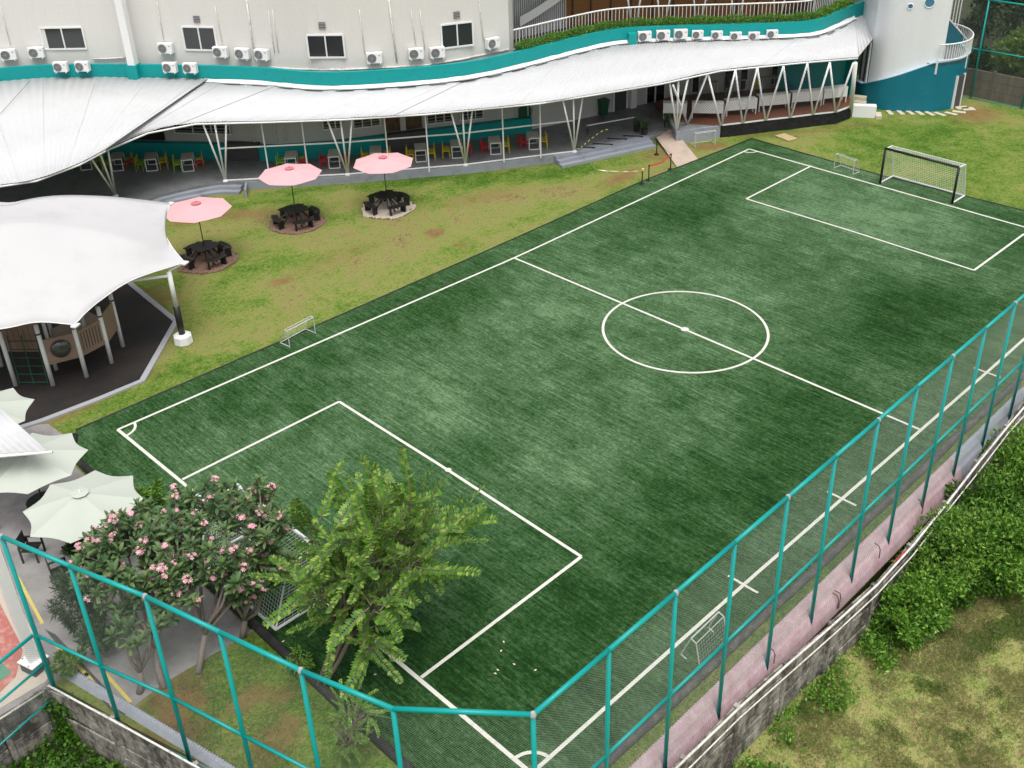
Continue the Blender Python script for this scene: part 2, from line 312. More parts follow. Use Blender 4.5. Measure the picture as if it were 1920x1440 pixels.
MAT = dict(
 turf=M_turf(), lawn=M_lawn(), field=M_field(),
 line=simple('line_paint', (.62, .61, .55), .8, .12, 14, dirt=(.30, .36, .26), dsc=6, dthr=.66),
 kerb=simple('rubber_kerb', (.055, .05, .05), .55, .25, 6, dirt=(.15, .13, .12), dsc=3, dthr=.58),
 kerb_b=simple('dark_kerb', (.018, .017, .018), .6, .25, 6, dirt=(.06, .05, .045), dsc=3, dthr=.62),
 paving=simple('paving_concrete', (.30, .285, .28), .8, .10, 2.5, dirt=(.20, .19, .185), dsc=.9, dthr=.55, bump=.15),
 terr=simple('terrace_floor', (.20, .205, .215), .42, .12, 3, dirt=(.12, .12, .125), dsc=1.2, dthr=.58),
 step=simple('step_grey', (.27, .29, .33), .65, .08, 3, dirt=(.17, .18, .2), dsc=1.5, dthr=.62),
 rubber=simple('black_rubber_ground', (.014, .0135, .014), .8, .18, 4, dirt=(.032, .022, .018), dsc=.6, dthr=.52, bump=.25, bsc=60),
 rkerb=simple('grey_kerb', (.34, .345, .37), .75, .08, 4),
 roof=None, teal=simple('teal_paint', (.0, .30, .295), .55, .06, 1.2, dirt=(.01, .22, .22), dsc=2.5, dthr=.66),
 tealdk=simple('teal_steel', (.0, .29, .275), .38, .08, 5), blue=simple('blue_render', (.0, .145, .205), .6, .12, .8, dirt=(.02, .17, .23), dsc=1.1, dthr=.66),
 white=simple('white_paint', (.78, .78, .77), .5, .03, 4), steel=simple('white_steel', (.74, .74, .74), .4, .04, 5),
 wallw=streaky('cream_wall', (.68, .665, .635), (.60, .58, .55), .28, .8, .12), groundwall=simple('ground_wall', (.52, .52, .51), .8, .06, 2),
 towerw=streaky('tower_white', (.74, .75, .78), (.66, .67, .71), .4, .75, .1),
 dark=simple('dark_glass', (.012, .014, .016), .12, .3, 2, spec=.6), black=simple('black_paint', (.014, .014, .014), .45, .25, 6), blacksteel=simple('black_steel', (.016, .016, .017), .4, .2, 8),
 grey=simple('grey_metal', (.35, .35, .36), .5, .08, 6), dkgrey=simple('dark_grey', (.07, .07, .075), .6, .2, 5), galv=simple('galvanised', (.42, .43, .43), .45, .12, 8, metal=.3),
 net=simple('white_net', (.70, .70, .70), .7, .05, 4), link=simple('chain_link', (.24, .28, .25), .55, .1, 5),
 pink=simple('pink_canvas', (.67, .365, .385), .8, .04, 3), pinkd=simple('pink_vent', (.50, .16, .19), .8, .05, 5), cream=simple('cream_canvas', (.455, .49, .43), .8, .03, 2),
 membrane=simple('white_membrane', (.51, .505, .51), .85, .015, .6, dirt=(.455, .455, .455), dsc=.5, dthr=.62),
 pinkcor=streaky('pink_corrugated', (.52, .40, .425), (.36, .20, .21), .65, .6, .6), bluecor=streaky('blue_grey_corrugated', (.36, .385, .44), (.24, .25, .28), .5, .6, .6),
 precast=streaky('precast_concrete', (.48, .45, .40), (.06, .052, .045), .95, zs=.9, th=.37), pvc=simple('pvc_pipe', (.68, .67, .64), .5, .08, 6, dirt=(.35, .31, .27), dsc=5, dthr=.6),
 bark=simple('bark', (.16, .125, .105), .9, .35, 9, bump=.5), barkp=simple('grey_bark', (.24, .20, .18), .85, .3, 9, bump=.4),
 frang=leafmat('frangipani_leaf', (.060, .125, .045), (.115, .205, .075), (.23, .31, .11)), frangd=leafmat('frangipani_leaf_dark', (.040, .09, .036), (.075, .145, .057), (.125, .20, .08)),
 bright=leafmat('bright_leaf', (.055, .15, .02), (.135, .285, .035), (.34, .49, .08)), shrub=leafmat('shrub_leaf', (.045, .14, .014), (.14, .31, .033), (.32, .52, .08)),
 shrubd=leafmat('dark_shrub_leaf', (.012, .04, .012), (.03, .075, .02), (.06, .12, .03)), ivy=leafmat('ivy_leaf', (.025, .085, .008), (.06, .16, .014), (.13, .27, .025)), fern=leafmat('willow_leaf', (.03, .06, .03), (.065, .105, .055), (.10, .15, .06)),
 bgleaf=leafmat('far_leaf', (.012, .035, .010), (.028, .06, .016), (.06, .10, .025)), bgbright=leafmat('far_bright_leaf', (.05, .11, .012), (.11, .20, .025), (.2, .3, .05)),
 petal=simple('pink_petal', (.76, .32, .40), .6, .25, 20), petalw=simple('pale_petal', (.80, .60, .60), .6, .1, 20),
 lime=simple('lime_plastic', (.30, .50, .04), .4, .04, 4), red=simple('red_plastic', (.55, .02, .03), .4, .04, 4), yellow=simple('yellow_plastic', (.62, .48, .03), .4, .04, 4), bluep=simple('blue_plastic', (.02, .16, .42), .4, .04, 4),
 tabletop=simple('table_top', (.47, .45, .40), .5, .06, 3), woodp=M_wood('playhouse_wood', (.20, .125, .09), (.34, .24, .18)), woodb=M_wood('brown_cladding', (.20, .085, .028), (.32, .15, .05)),
 brownfloor=simple('red_brown_floor', (.17, .062, .035), .4, .2, 3), stone=M_rock('black_stone', (.022, .022, .024), (.008, .008, .009), 3.0), rubble=M_rock('brown_rubble', (.20, .13, .085), (.05, .035, .025), 5),
 brick=M_brick('paver'), slab=simple('stepping_slab', (.52, .47, .36), .85, .1, 6), pad=simple('tan_slab', (.42, .33, .17), .85, .12, 5), cream_c=simple('ramp_tile', (.47, .37, .30), .7, .08, 3, dirt=(.36, .30, .26), dsc=1.3, dthr=.58),
 courtr=simple('court_red', (.40, .14, .115), .85, .15, 3, dirt=(.5, .33, .29), dsc=3, dthr=.6), courtg=simple('court_green', (.10, .24, .16), .8, .08, 3), courtc=simple('court_edge', (.48, .42, .35), .85, .1, 4),
 yline=simple('yellow_line', (.60, .50, .12), .8, .12, 8), tapey=simple('yellow_tape', (.75, .68, .18), .6, .2, 20), taper=simple('red_tape', (.60, .06, .04), .6, .15, 20), binm=simple('bin_green', (.015, .085, .045), .5, .1, 5), pot=simple('pot_black', (.02, .02, .02), .5, .1, 5),
 bubble=simple('bubble_plastic', (.05, .055, .045), .12, .2, 3, spec=.8), glass=simple('window_glass', (.03, .034, .036), .08, .15, 1, spec=.7), louv=simple('louvre', (.30, .31, .32), .5, .1, 4), soil=simple('soil', (.13, .07, .045), .95, .3, 5, bump=.6), conc=streaky('old_concrete', (.20, .17, .14), (.08, .065, .055), .7), litter=simple('fallen_petal', (.75, .66, .5), .7, .2, 9))
MAT['undergrowth'] = simple('undergrowth', (.022, .04, .014), .95, .4, 2.5, dirt=(.05, .038, .022), dsc=1.2, dthr=.55)
MAT['goalw'] = simple('worn_white_tube', (.50, .50, .49), .5, .1, 8)
def M_roof():
    t = NT('white_roof_sheet'); d = t.noise(.5, 5, .6); s_ = t.noise(2.2, 6, .75); f = t.ramp(t.math('ADD', t.math('MULTIPLY', d, .5), t.math('MULTIPLY', s_, .5)), [(.5, 0.0), (.72, .45)])
    return t.out(t.mix(f, (.53, .535, .545), (.42, .415, .405)), .75, 0, .2)
MAT['roof'] = M_roof()
# ================================================================ GROUND AND PITCH
def structure(name, mb, mat, parent=None, label=None, **k):
    o = mb.build(name, mat, parent, world=parent is not None, **k)
    if parent is None: o['kind'] = 'structure'
    return o
FL = [at(x, y, 5.5)[:2] for x, y in ((3, 1006), (131, 1061), (272, 1118), (412, 1185), (564, 1257), (737, 1329), (999, 1340))]   # left fence plan
FR = [(-1.96+2.245*i, -23.13+0.025*i) for i in range(0, 13)]
FR = [(x, y) for x, y in FR]
structure('lower_ground', MB().add([(-300, -400, -2.45), (500, -400, -2.45), (500, 400, -2.45), (-300, 400, -2.45)], [(0, 1, 2, 3)]), MAT['field'])
gp = [(-60, -9.5), (-6.95, -9.45), (-6.2, -12.2), (-4.3, -18.6), (-3.6, -21.0), (-1.75, -22.66), (62, -22.66), (62, 80), (-60, 80)]
structure('lawn_ground', MB().prism(gp, -2.6, 0.0), MAT['lawn'])
turf_px = [(146, 808), (150, 840), (152, 862), (500, 1180)]
TL, TRr = -1.80, -22.02
TP = [(-1.15, 1.27), (-1.65, .6), (-1.82, -.5), (-1.82, -21.2), (-1.2, -22.02), (41.6, -22.02), (41.15, -15.6), (40.75, -8), (41.08, .85), (31.2, 1.42), (20, 1.25), (9.6, 1.22)]
turf = structure('artificial_turf', MB().prism(TP, -0.02, .035), MAT['turf'])
TZ = .035
def strip(mb, P, w, z):
    P = np.array([(p[0], p[1]) for p in P], float); A = offset(P, w/2); B = offset(P, -w/2); n = len(P)
    closed = np.allclose(P[0], P[-1]); vs = [(*p, z) for p in A]+[(*p, z) for p in B]
    return mb.add(vs, [(i, n+i, n+i+1, i+1) for i in range(n-1)])
def marking(name, P, w, dz, n=0):
    o = strip(MB(), resample(P, n) if n else P, w, TZ+dz).build(name, MAT['line'], turf); return o
cA, cB, cD = at(221, 807), at(1404.4, 280.5), at(998.3, 1453.6); hA, hB = at(964, 485), at(1724.8, 807.3)
cC = (39.5, -20.95, 0)
marking('touch_line', [cA, hA, cB], .11, .004, 30); marking('touch_line', [(cD[0]-.05, -21.0), (8.9, -20.96), (14.3, -20.98), (24.9, -21.02), cC], .11, .004, 30)
marking('goal_line', [cA, (0, -10.5), cD], .12, .008, 20); marking('goal_line', [cB, at(1920, 427), cC], .12, .008, 20)
marking('halfway_line', [hA, at(1284, 619.5), hB], .11, .012, 20)
marking('penalty_box_line', [at(342.5, 901), at(636, 755)], .11, .014); marking('penalty_box_line', [at(636, 755), at(840, 883.5), at(1090, 1046)], .11, .018, 12); marking('penalty_box_line', [at(1090, 1046), at(790, 1272.5)], .11, .014)
marking('penalty_box_line', [at(1521, 312.5), at(1399, 374.3)], .11, .014); marking('penalty_box_line', [at(1399, 374.3), at(1600, 436), at(1826, 508.5)], .11, .018, 12); marking('penalty_box_line', [at(1826, 508.5), at(1920, 440)], .11, .014)
cc = at(1284, 619.5); cr = 3.41
marking('centre_circle', [(cc[0]+cr*math.cos(t), cc[1]+cr*math.sin(t)) for t in np.linspace(0, 2*math.pi, 97)], .11, .016)
def spot(c, r, dz):
    return MB().add([(c[0], c[1], TZ+dz)]+[(c[0]+r*math.cos(t), c[1]+r*math.sin(t), TZ+dz) for t in np.linspace(0, 2*math.pi, 17)[:-1]], [(0, k+1, (k+1) % 16+1) for k in range(16)]).build('kick_off_spot', MAT['line'], turf)
spot(cc, .17, .024); spot(at(840.6, 883.5), .11, .024)
for c, a0 in ((cA, -math.pi/2), (cB, math.pi), (cD, 0.0)):
    marking('corner_arc', [(c[0]+.62*math.cos(a0+t), c[1]+.62*math.sin(a0+t)) for t in np.linspace(.03, math.pi/2-.03, 14)], .10, .020)
for q in ((1394, 1098), (1579, 937), (1851.6, 700.7)):
    c = at(*q); marking('touch_line_mark', [(c[0], c[1]+.55), (c[0], c[1]), (c[0], c[1]-.5)], .09, .008)
# kerbs round the turf
def kerb(name, label, P, r, mat, z=.06):
    P = [(p[0], p[1], z) for p in P]; o = MB().path(P, r, 8).build(name, mat, smooth=True); return tag(o, label, 'kerb')
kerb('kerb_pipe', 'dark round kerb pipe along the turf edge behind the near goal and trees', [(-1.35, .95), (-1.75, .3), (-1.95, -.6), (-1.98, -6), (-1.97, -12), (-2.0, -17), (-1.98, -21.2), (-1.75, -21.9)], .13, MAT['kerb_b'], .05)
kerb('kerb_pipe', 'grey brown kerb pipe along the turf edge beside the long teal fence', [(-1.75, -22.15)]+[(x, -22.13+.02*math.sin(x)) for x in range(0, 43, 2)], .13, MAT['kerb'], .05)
kerb('turf_edging', 'thin dark edging between the turf and the picnic lawn', [(x, y+.03) for x, y in resample([(-1.15, 1.27), (9.6, 1.22), (20, 1.25), (31.2, 1.42), (41.1, .88)], 22)], .04, MAT['kerb_b'], .035)
kerb('turf_edging', 'thin dark edging behind the goal line of the far goal', [(41.12, .85), (40.79, -8), (41.19, -15.6), (41.6, -22)], .04, MAT['kerb_b'], .035)
# paving, playground, court, ramp
pav = [(-14, 4.5), at(45, 800)[:2], at(90, 795)[:2], at(150, 838)[:2], (-2.15, -.6), (-2.14, -6), (-2.14, -11.9), at(484, 1180)[:2], at(470, 1186)[:2], at(308, 1281)[:2], at(245, 1330)[:2], (-6.35, -9.75), (-14, -9.9)]
structure('paving', MB().prism(pav, -.05, .012), MAT['paving'])
rk = [at(240, 535), at(325, 605), at(262, 715), at(182, 748), at(80, 787), at(40, 800)]
rub = [p[:2] for p in rk]+[(-14, 3.0), (-14, 16.5), (6.5, 16.5)]
structure('rubber_playground_floor', MB().prism(rub, -.05, .035), MAT['rubber'])
P = [(6.9, 16)]+[p[:2] for p in rk]+[(-6, 3.0)]
mb = MB(); A = offset(P, .0); B = offset(P, .24)
mb.wall(P, .24, -.05, .075); tag(mb.build('playground_kerb', MAT['rkerb']), 'pale grey concrete kerb around the black playground floor', 'kerb')
crt = [at(0, 1120)[:2], at(30, 1160)[:2], at(85, 1255)[:2], (-7.15, -9.45), (-12, -9.45), (-12, -5)]
structure('court_edge_slab', MB().prism([at(0, 1085)[:2], at(25, 1110)[:2], at(98, 1262)[:2], (-7.0, -9.55), (-13, -9.6), (-13, -4)], -.05, .022), MAT['courtc'])
structure('red_court', MB().prism([at(0, 1132)[:2], at(44, 1218)[:2], at(30, 1270)[:2], at(0, 1300)[:2], (-12, -9.2), (-12, -5)], -.05, .028), MAT['courtr'])
structure('green_court', MB().prism([at(0, 1240)[:2], at(22, 1262)[:2], at(0, 1280)[:2], (-12, -8.7), (-12, -7.2)], -.05, .034), MAT['courtg'])
for a, b in ((((22, 1062)), (80, 1170)), ((100, 1205), (165, 1268)), ((160, 1262), (213, 1325)), ((196, 1262), (246, 1318))):
    structure('yellow_line', strip(MB(), [at(*a), at(*b)], .09, .018), MAT['yline'])
structure('service_channel', MB().prism([at(84, 1180)[:2], at(104, 1190)[:2], at(250, 1345)[:2], at(205, 1330)[:2]], -.05, .0165), MAT['dkgrey'])
structure('ramp', MB().add([(*at(1228, 262, 0)[:2], .25), (*at(1268, 255, 0)[:2], .25), (*at(1310, 301)[:2], .02), (*at(1273, 319)[:2], .02)], [(0, 1, 2, 3)]).add([(*at(1222, 240, .45)[:2], .44), (*at(1262, 243, .45)[:2], .44), (*at(1268, 255, 0)[:2], .25), (*at(1228, 262, 0)[:2], .25)], [(0, 1, 2, 3)]), MAT['cream_c'])
# stepping slabs
for i, q in enumerate([(1668, 212), (1688, 212), (1706, 212), (1724, 213), (1743, 214), (1762, 215), (1783, 214), (1798, 211), (1803, 203), (1815, 205)]):
    p = at(*q); a = [0, .05, .1, .12, .2, .35, .5, .7, 1.1, 1.1][i]; s_ = (.80, .30) if i < 8 else (.8, .55)
    o = MB().box((0, 0, 0), (s_[0], s_[1], .06)).build('stepping_slab', MAT['slab'], bevel=.012); o.location = (p[0], p[1], .035); o.rotation_euler = (0, 0, math.radians(-20)+a*1.5-.2+1.35)
    names = ['first', 'second', 'third', 'fourth', 'fifth', 'sixth', 'seventh', 'eighth']
    tag(o, (names[i]+' pale stepping slab counted from the white box beside the blue tower') if i < 8 else ['broad pale slab at the door of the blue tower', 'broad pale slab ending the path by the bare red soil'][i-8], 'stepping slab', 'stepping slabs around the blue tower')
o = MB().box((0, 0, 0), (.75, 1.15, .08)).build('access_cover', MAT['pad'], bevel=.015); o.location = (*at(1474, 259)[:2], .05); o.rotation_euler = (0, 0, -.25); tag(o, 'tan square cover slab in the grass beyond the far corner of the pitch', 'slab')

# ================================================================ PRECAST BOUNDARY WALLS
def precast(name, label, P, ztop, zbot, nplank=5, lean=0.0):
    """P plan of the posts, ztop list; planks slotted between posts"""
    t = thing(name, label, 'wall', (P[0][0], P[0][1], zbot[0]))
    pm = {}
    for i, (x, y) in enumerate(P):
        j = RNG.normal(0, .02, 2); a = np.array((x, y)); 
        MB().tube((x, y-.02, zbot[i]-.1), (x+j[0], y+j[1]-.02, ztop[i]+.07), .105, .095, n=4).build('post', MAT['precast'], t, world=True)
    for i in range(len(P)-1):
        a, b = np.array(P[i]), np.array(P[i+1]); d = b-a; L = np.linalg.norm(d); d /= L; nrm = np.array((-d[1], d[0]))
        for k in range(nplank):
            f0, f1 = k/nplank, (k+1)/nplank; o1 = RNG.normal(0, .03); o2 = RNG.normal(0, .03); g = .018
            za0 = zbot[i]+(ztop[i]-zbot[i])*f0+g; za1 = zbot[i]+(ztop[i]-zbot[i])*f1; zb0 = zbot[i+1]+(ztop[i+1]-zbot[i+1])*f0+g; zb1 = zbot[i+1]+(ztop[i+1]-zbot[i+1])*f1
            if k == nplank-1: za1 += RNG.normal(0, .05); zb1 += RNG.normal(0, .05)
            A = a+d*.08+nrm*o1; B = b-d*.08+nrm*o2; th = nrm*.028; ch = nrm*.012; vs = []
            for q, z0, z1 in ((A, za0, za1), (B, zb0, zb1)):
                vs += [(*(q-th), z0+.02), (*(q-th), z1-.02), (*(q-ch), z1), (*(q+ch), z1), (*(q+th), z1-.02), (*(q+th), z0+.02), (*(q+ch), z0), (*(q-ch), z0)]
            MB().add(vs, [(m_, (m_+1) % 8, 8+(m_+1) % 8, 8+m_) for m_ in range(8)]+[tuple(range(8))[::-1], tuple(range(8, 16))]).build('plank', MAT['precast'], t, world=True)
    return t
xs = np.arange(-1.6, 27, 2.25)
zt = np.interp(xs, [-2, 2.4, 5.8, 7.3, 10.6, 13.2, 15.4, 17.6, 20.1, 22.6, 27], [.05, -.02, -.15, -.3, -.45, -.42, -.2, .25, .6, .85, .9])
zb = np.interp(xs, [-2, 6, 10, 13, 16, 20, 27], [-2.4, -2.4, -2.4, -2.3, -2.2, -1.9, -1.7])
wy = np.interp(xs, [-2, 7, 12, 16, 27], [-23.3, -23.32, -23.5, -23.45, -23.2])
WP = list(zip(xs, wy))
precast('precast_wall', 'long stained precast concrete plank wall below the right teal fence', [(-1.9, -23.3)]+WP[1:], [.05]+list(zt[1:]), [-2.4]+list(zb[1:]))
o = MB().path([(x, y-.13, z+.10) for x, y, z in zip(xs, wy, zt)], .035, 7).build('white_pipe', MAT['pvc'], smooth=True); tag(o, 'upper white pipe running along the top of the long precast wall', 'pipe')
o = MB().path([(x, y-.17, z-.28+.07*math.sin(x*1.3)) for x, y, z in zip(xs, wy, zt)], .022, 6).build('white_pipe', MAT['pvc'], smooth=True); tag(o, 'thinner white pipe sagging across the face of the long precast wall', 'pipe')
LW = [at(92, 1286, .45)[:2], at(238, 1364, .45)[:2], at(376, 1440, .45)[:2], (-4.75, -19.3), (-3.95, -21.4), (-1.9, -23.4)]
LW2 = [LW[0]]+[tuple(np.array(LW[0])*(1-k)+np.array(LW[1])*k) for k in (.8,)]+[tuple(v) for v in resample(LW[1:], 6)[1:]]
precast('precast_wall', 'stained precast concrete wall under the left teal fence above the ivy', LW2, [.45, .45, .45, .42, .35, .2, .05][:len(LW2)], [-2.4]*len(LW2), 6)
NW = [at(80, 1293, .3)[:2], at(0, 1350, .2)[:2], (-11, -10.6), (-13.2, -11.2)]
precast('precast_wall', 'short precast concrete wall leading out of frame at lower left', NW, [.3, .2, .15, .1], [-2.4]*4, 5)
o = MB().path([(x-.03, y-.10, z) for (x, y), z in zip(resample(LW2, 12), np.interp(np.linspace(0, 1, 12), [0, .6, 1], [.56, .5, .15]))], .03, 7).build('white_pipe', MAT['pvc'], smooth=True); tag(o, 'white pipe laid on top of the wall beneath the left teal fence', 'pipe')
o = MB().path([(x, y-.10, .33) for x, y in resample(NW, 6)], .03, 7).build('white_pipe', MAT['pvc'], smooth=True); tag(o, 'white pipe on the short wall at the lower left corner', 'pipe')
structure('ivy_bank', MB().prism([(-16, -10.9), (-7.15, -9.95), (-6.35, -12.6), (-4.6, -19.2), (-5.5, -24), (-16, -24)], -2.6, -1.45), MAT['undergrowth'])
structure('rubble_bank', MB().prism([(-7.15, -9.5), (-7.1, -9.85), (-13, -10.9), (-13, -9.62)], -.4, .005), MAT['rubble'])
for i, (qx, qy) in enumerate(((1458, 1240), (1577, 1137), (1655, 1043), (1735, 960))):
    p = aty(qx, qy, -23.25); t = thing('rusty_bar', ['bent rusty bar sticking up from the wall nearest the frame bottom', 'pair of rusty bars on the wall by a fence post', 'curved rusty bar on the wall above the red graffiti', 'rusty bar on the wall top farthest up the wall'][i], 'bar', p, group='rusty bars on the long wall')
    for k in range(2 if i == 1 else 1): MB().path([(.06*k, .1, -.15), (.03+.12*k, .12, .15), (-.02+.16*k, .16, .32), (-.14+.12*k, .26, .46)], .016, 6).build('bar', MAT['rubble'], t)
# graffiti strokes on the wall
p = aty(1686, 1050, -23.55); g = thing('graffiti', 'small red painted scrawl on the outside of the long wall', 'graffiti', p)
for k, pts in enumerate(([(-.3, 0), (-.22, .22), (-.15, 0)], [(-.08, 0), (-.02, .2), (.08, .05), (.12, .22)], [(.15, .02), (.28, .2), (.32, .05)])):
    MB().path([(x, 0, z) for x, z in pts], .018, 4).build('stroke', MAT['taper'], g)
# corrugated sheets behind the posts
def corrugated(label, P, mat, zin=.12):
    t = thing('corrugated_screen', label, 'metal sheet', (P[0][0], P[0][1], 0))
    for i in range(len(P)-1):
        a, b = np.array(P[i]), np.array(P[i+1]); d = b-a; L = np.linalg.norm(d); d /= L; nrm = np.array((-d[1], d[0])); n = int(L/.09)*2; G = []
        for u, z in ((.52, zin), (.50, zin+.035), (.40, zin+.02), (.26, zin-.10), (.12, zin-.32), (.02, zin-.62), (-.04, zin-.95)):
            row = []
            for k in range(n+1):
                q = a+d*(L*k/n); w = .014*(1 if k % 2 else -1); row.append((q[0]+nrm[0]*(u+w), q[1]+nrm[1]*(u+w), z+w*.8))
            G.append(row)
        MB().grid(G).build('sheet', mat, t, world=True, solid=.006)
    return t
corrugated('pinkish corrugated metal sheeting between grass strip and long precast wall', [(-1.5+2.25*i, -23.18+.015*i) for i in range(10)], MAT['pinkcor'])
corrugated('pale blue grey end of the corrugated sheeting at the far right of the long wall', [(18.75+2.25*i, -23.045+.015*i) for i in range(4)], MAT['bluecor'])
corrugated('blue grey corrugated sheeting behind the left fence above the precast wall', [(x+.10, y+.02) for x, y in [at(100, 1288, .0)[:2]]+[tuple(v) for v in LW2[2:]]], MAT['bluecor'], .1)

# ================================================================ TEAL SPORTS FENCES
def chain(a, b, z0, z1, sp=.05, r=.0012):
    """chain-link wires crossing on the diagonal, clipped to the bay"""
    a = np.array(a); b = np.array(b); L = np.linalg.norm(b-a); d = (b-a)/L; H = z1-z0; V = []; s_ = sp*math.sqrt(2); nrm = np.array((-d[1], d[0], 0))
    segs = []
    for sg in (1, -1):
        c = -H if sg > 0 else 0
        while c < (L if sg > 0 else L+H):
            if sg > 0: u0, v0 = c, 0; u1, v1 = c+H, H
            else: u0, v0 = c, 0; u1, v1 = c-H, H
            lo, hi = sorted((u0, u1))
            def cl(u, v):
                if sg > 0: return (u, u-c)
                return (u, c-u)
            A_, B_ = max(lo, 0), min(hi, L)
            if B_-A_ > .02: segs.append((cl(A_, 0), cl(B_, 0), sg))
            c += s_
    vs, fs = [], []
    for (p, q, sg) in segs:
        k = len(vs)
        for (u, v) in (p, q):
            base = np.array((a[0]+d[0]*u, a[1]+d[1]*u, z0+v))
            for (ru, rv) in ((-r*1.0, 0), (r*.6, r), (r*.6, -r)):
                off = np.array((d[0]*rv, d[1]*rv, -sg*rv))*.9+nrm*ru*sg; vs.append(tuple(base+off))
        fs += [(k, k+1, k+4, k+3), (k+1, k+2, k+5, k+4), (k+2, k, k+3, k+5)]
    mb = MB(); mb.v = vs; mb.f = fs; return mb
def fence(label, P, z0, mat, H=5.5, mid=2.27, thick=.07, sp=.05, mz0=None, r=.0013, rz0=.02, skip=False):
    t = thing('sports_fence', label, 'fence', (P[0][0], P[0][1], 0))
    for i, (x, y) in enumerate(P[:-1] if skip else P):
        z = z0[i] if hasattr(z0, '__len__') else z0
        po = MB().tube((x, y, z), (x, y, H-.02), thick*.88, n=10).build('post', mat, t, world=True, smooth=True)
        if i % 2 == 0: MB().lathe([(.072, -.05), (.072, 0), (.045, .05)], (x, y, H+.01), 8).build('cap', MAT['grey'], t, world=True)
    for i in range(len(P)-1):
        a, b = P[i], P[i+1]
        MB().tube((*a, H), (*b, H), thick*.92, n=10).build('top_rail', mat, t, world=True, smooth=True)
        MB().tube((*a, mid), (*b, mid), thick*.72, n=8).build('mid_rail', mat, t, world=True, smooth=True)
        MB().tube((*a, rz0), (*b, rz0), thick*.5, n=8).build('bottom_rail', mat, t, world=True, smooth=True)
        chain(a, b, .05 if mz0 is None else mz0, H-.03, sp, r).build('mesh_panel', MAT['link'], t, world=True)
    return t
fence('teal chain-link sports fence along the left of the trees, bending round the near corner', FL[:6]+[(-1.96, -23.13)], [-.6, -.6, -.7, -.7, -.7, -.7, -.7], MAT['tealdk'], thick=.062, r=.0010, skip=True)
FRz = list(np.interp([p[0] for p in FR], [0, 9, 13, 18, 30], [-.7, -1.2, -.9, -.5, -.3]))
fence('tall teal chain-link sports fence along the right touchline', FR[:], FRz, MAT['tealdk'], thick=.062, rz0=-.5)
fence('low continuation of the teal fence leaving the frame at lower left', [FL[0] if False else at(64, 1189, 2.25)[:2], (-9.2, -10.9)], -.5, MAT['tealdk'], H=2.25, mid=1.2, thick=.05)
BF = [(57.2, 6.5), (57.2, 3.0), (57.2, -.6), (57.2, -5.35), (57.25, -8.7), (57.3, -12.2), (57.3, -15.6), (57.3, -19), (57.3, -22.6)]
fence('distant green sports fence behind the far lawn in front of trees', BF, 0, MAT['tealdk'], H=6.4, mid=3.25, thick=.06, sp=.12, r=.003)
t = thing('retaining_wall', 'weathered low concrete wall behind the distant fence', 'wall', (57.7, 0, 0))
yy = 8.0
while yy > -24:
    for k in range(3): MB().box((57.75, yy-1.2, .3+.6*k), (.12+.01*k, 2.36, .585)).build('plank', MAT['conc'], t, world=True)
    MB().box((57.7, yy, .95), (.16, .14, 1.95)).build('post', MAT['conc'], t, world=True); yy -= 2.4
# ================================================================ MAIN BUILDING
PARA = [(-2, 37)]+[at(x, y, 5.7)[:2] for x, y in ((0, 128), (133, 121), (250, 121), (380, 123), (500, 128), (600, 136), (730, 131), (867, 118), (967, 98), (1100, 65), (1167, 53), (1270, 48), (1387, 45), (1519, 39), (1560, 27), (1597, 11), (1629, 0))]
PARA = catmull(PARA, 6); iend = len(PARA)
bld = thing('school_building', 'long curved white school building with teal parapet band', 'building', (20, 18, 0))
PN = resample(PARA, 90)
# parapet, three-part band: face and top coping
MB().wall(PN, .22, 4.72, 5.70).build('parapet', MAT['teal'], bld, world=True)
RB = offset(PN, .22); RB2 = offset(PN, 6)
MB().grid([[(*p, 5.30) for p in RB], [(*p, 5.30) for p in offset(PN, 5.0)]]).build('roof_slab', MAT['dkgrey'], bld, world=True, solid=.1)
# upper wall as far as pixel column 967, then recessed terrace
UW = offset(PN, .75)
cut = onwall(962, 88, UW)[0]; ic = int(np.argmin(((UW-np.array(cut[:2]))**2).sum(1)))
UWa = list(map(tuple, UW[:ic+1]))
upper = MB().wall(UWa, .3, 5.22, 14).build('upper_wall', MAT['wallw'], bld, world=True)
ex = np.array(UWa[-1]); nn = np.array(UWa[-1])-np.array(UWa[-2]); nn /= np.linalg.norm(nn); back = np.array((-nn[1], nn[0]))
MB().wall([tuple(ex+nn*.002), tuple(ex+nn*.002+back*6)], .3, 5.25, 14).build('end_wall', MAT['wallw'], bld, world=True)
# concrete band joints: slender pilasters and down pipes
def wallpipe(x0, y0, x1, y1, r=.035, mat='pvc', name='down_pipe', out=.06):
    a, ta = onwall(x0, y0, UWa); b, tb = onwall(x1, y1, UWa); n_ = np.array((ta[1], -ta[0]))
    MB().tube((a[0]+n_[0]*out, a[1]+n_[1]*out, a[2]), (b[0]+n_[0]*out, b[1]+n_[1]*out, b[2]), r, n=7).build(name, MAT[mat], bld, world=True, smooth=True)
for q in ((0, 8, 20, 84), (295, 4, 308, 76), (404, 12, 418, 84), (463, 0, 479, 112), (504, 20, 516, 100), (512, 18, 523, 98), (674, 18, 684, 100), (729, 0, 744, 116), (770, 18, 780, 90), (787, 18, 796, 92), (897, 0, 906, 78)):
    wallpipe(*q, r=.045 if q[0] in (463, 729) else .022)
run = [onwall(x, y, UWa) for x, y in ((487, 122), (530, 127), (567, 129), (640, 130), (740, 125), (800, 121), (867, 110), (953, 92))]
MB().path([(p[0]+t_[1]*.1, p[1]-t_[0]*.1, p[2]) for p, t_ in run], .055, 8).build('drain_pipe', MAT['pvc'], bld, world=True, smooth=True)
run = [onwall(x, y, UWa) for x, y in ((176, 110), (205, 109), (236, 107))]
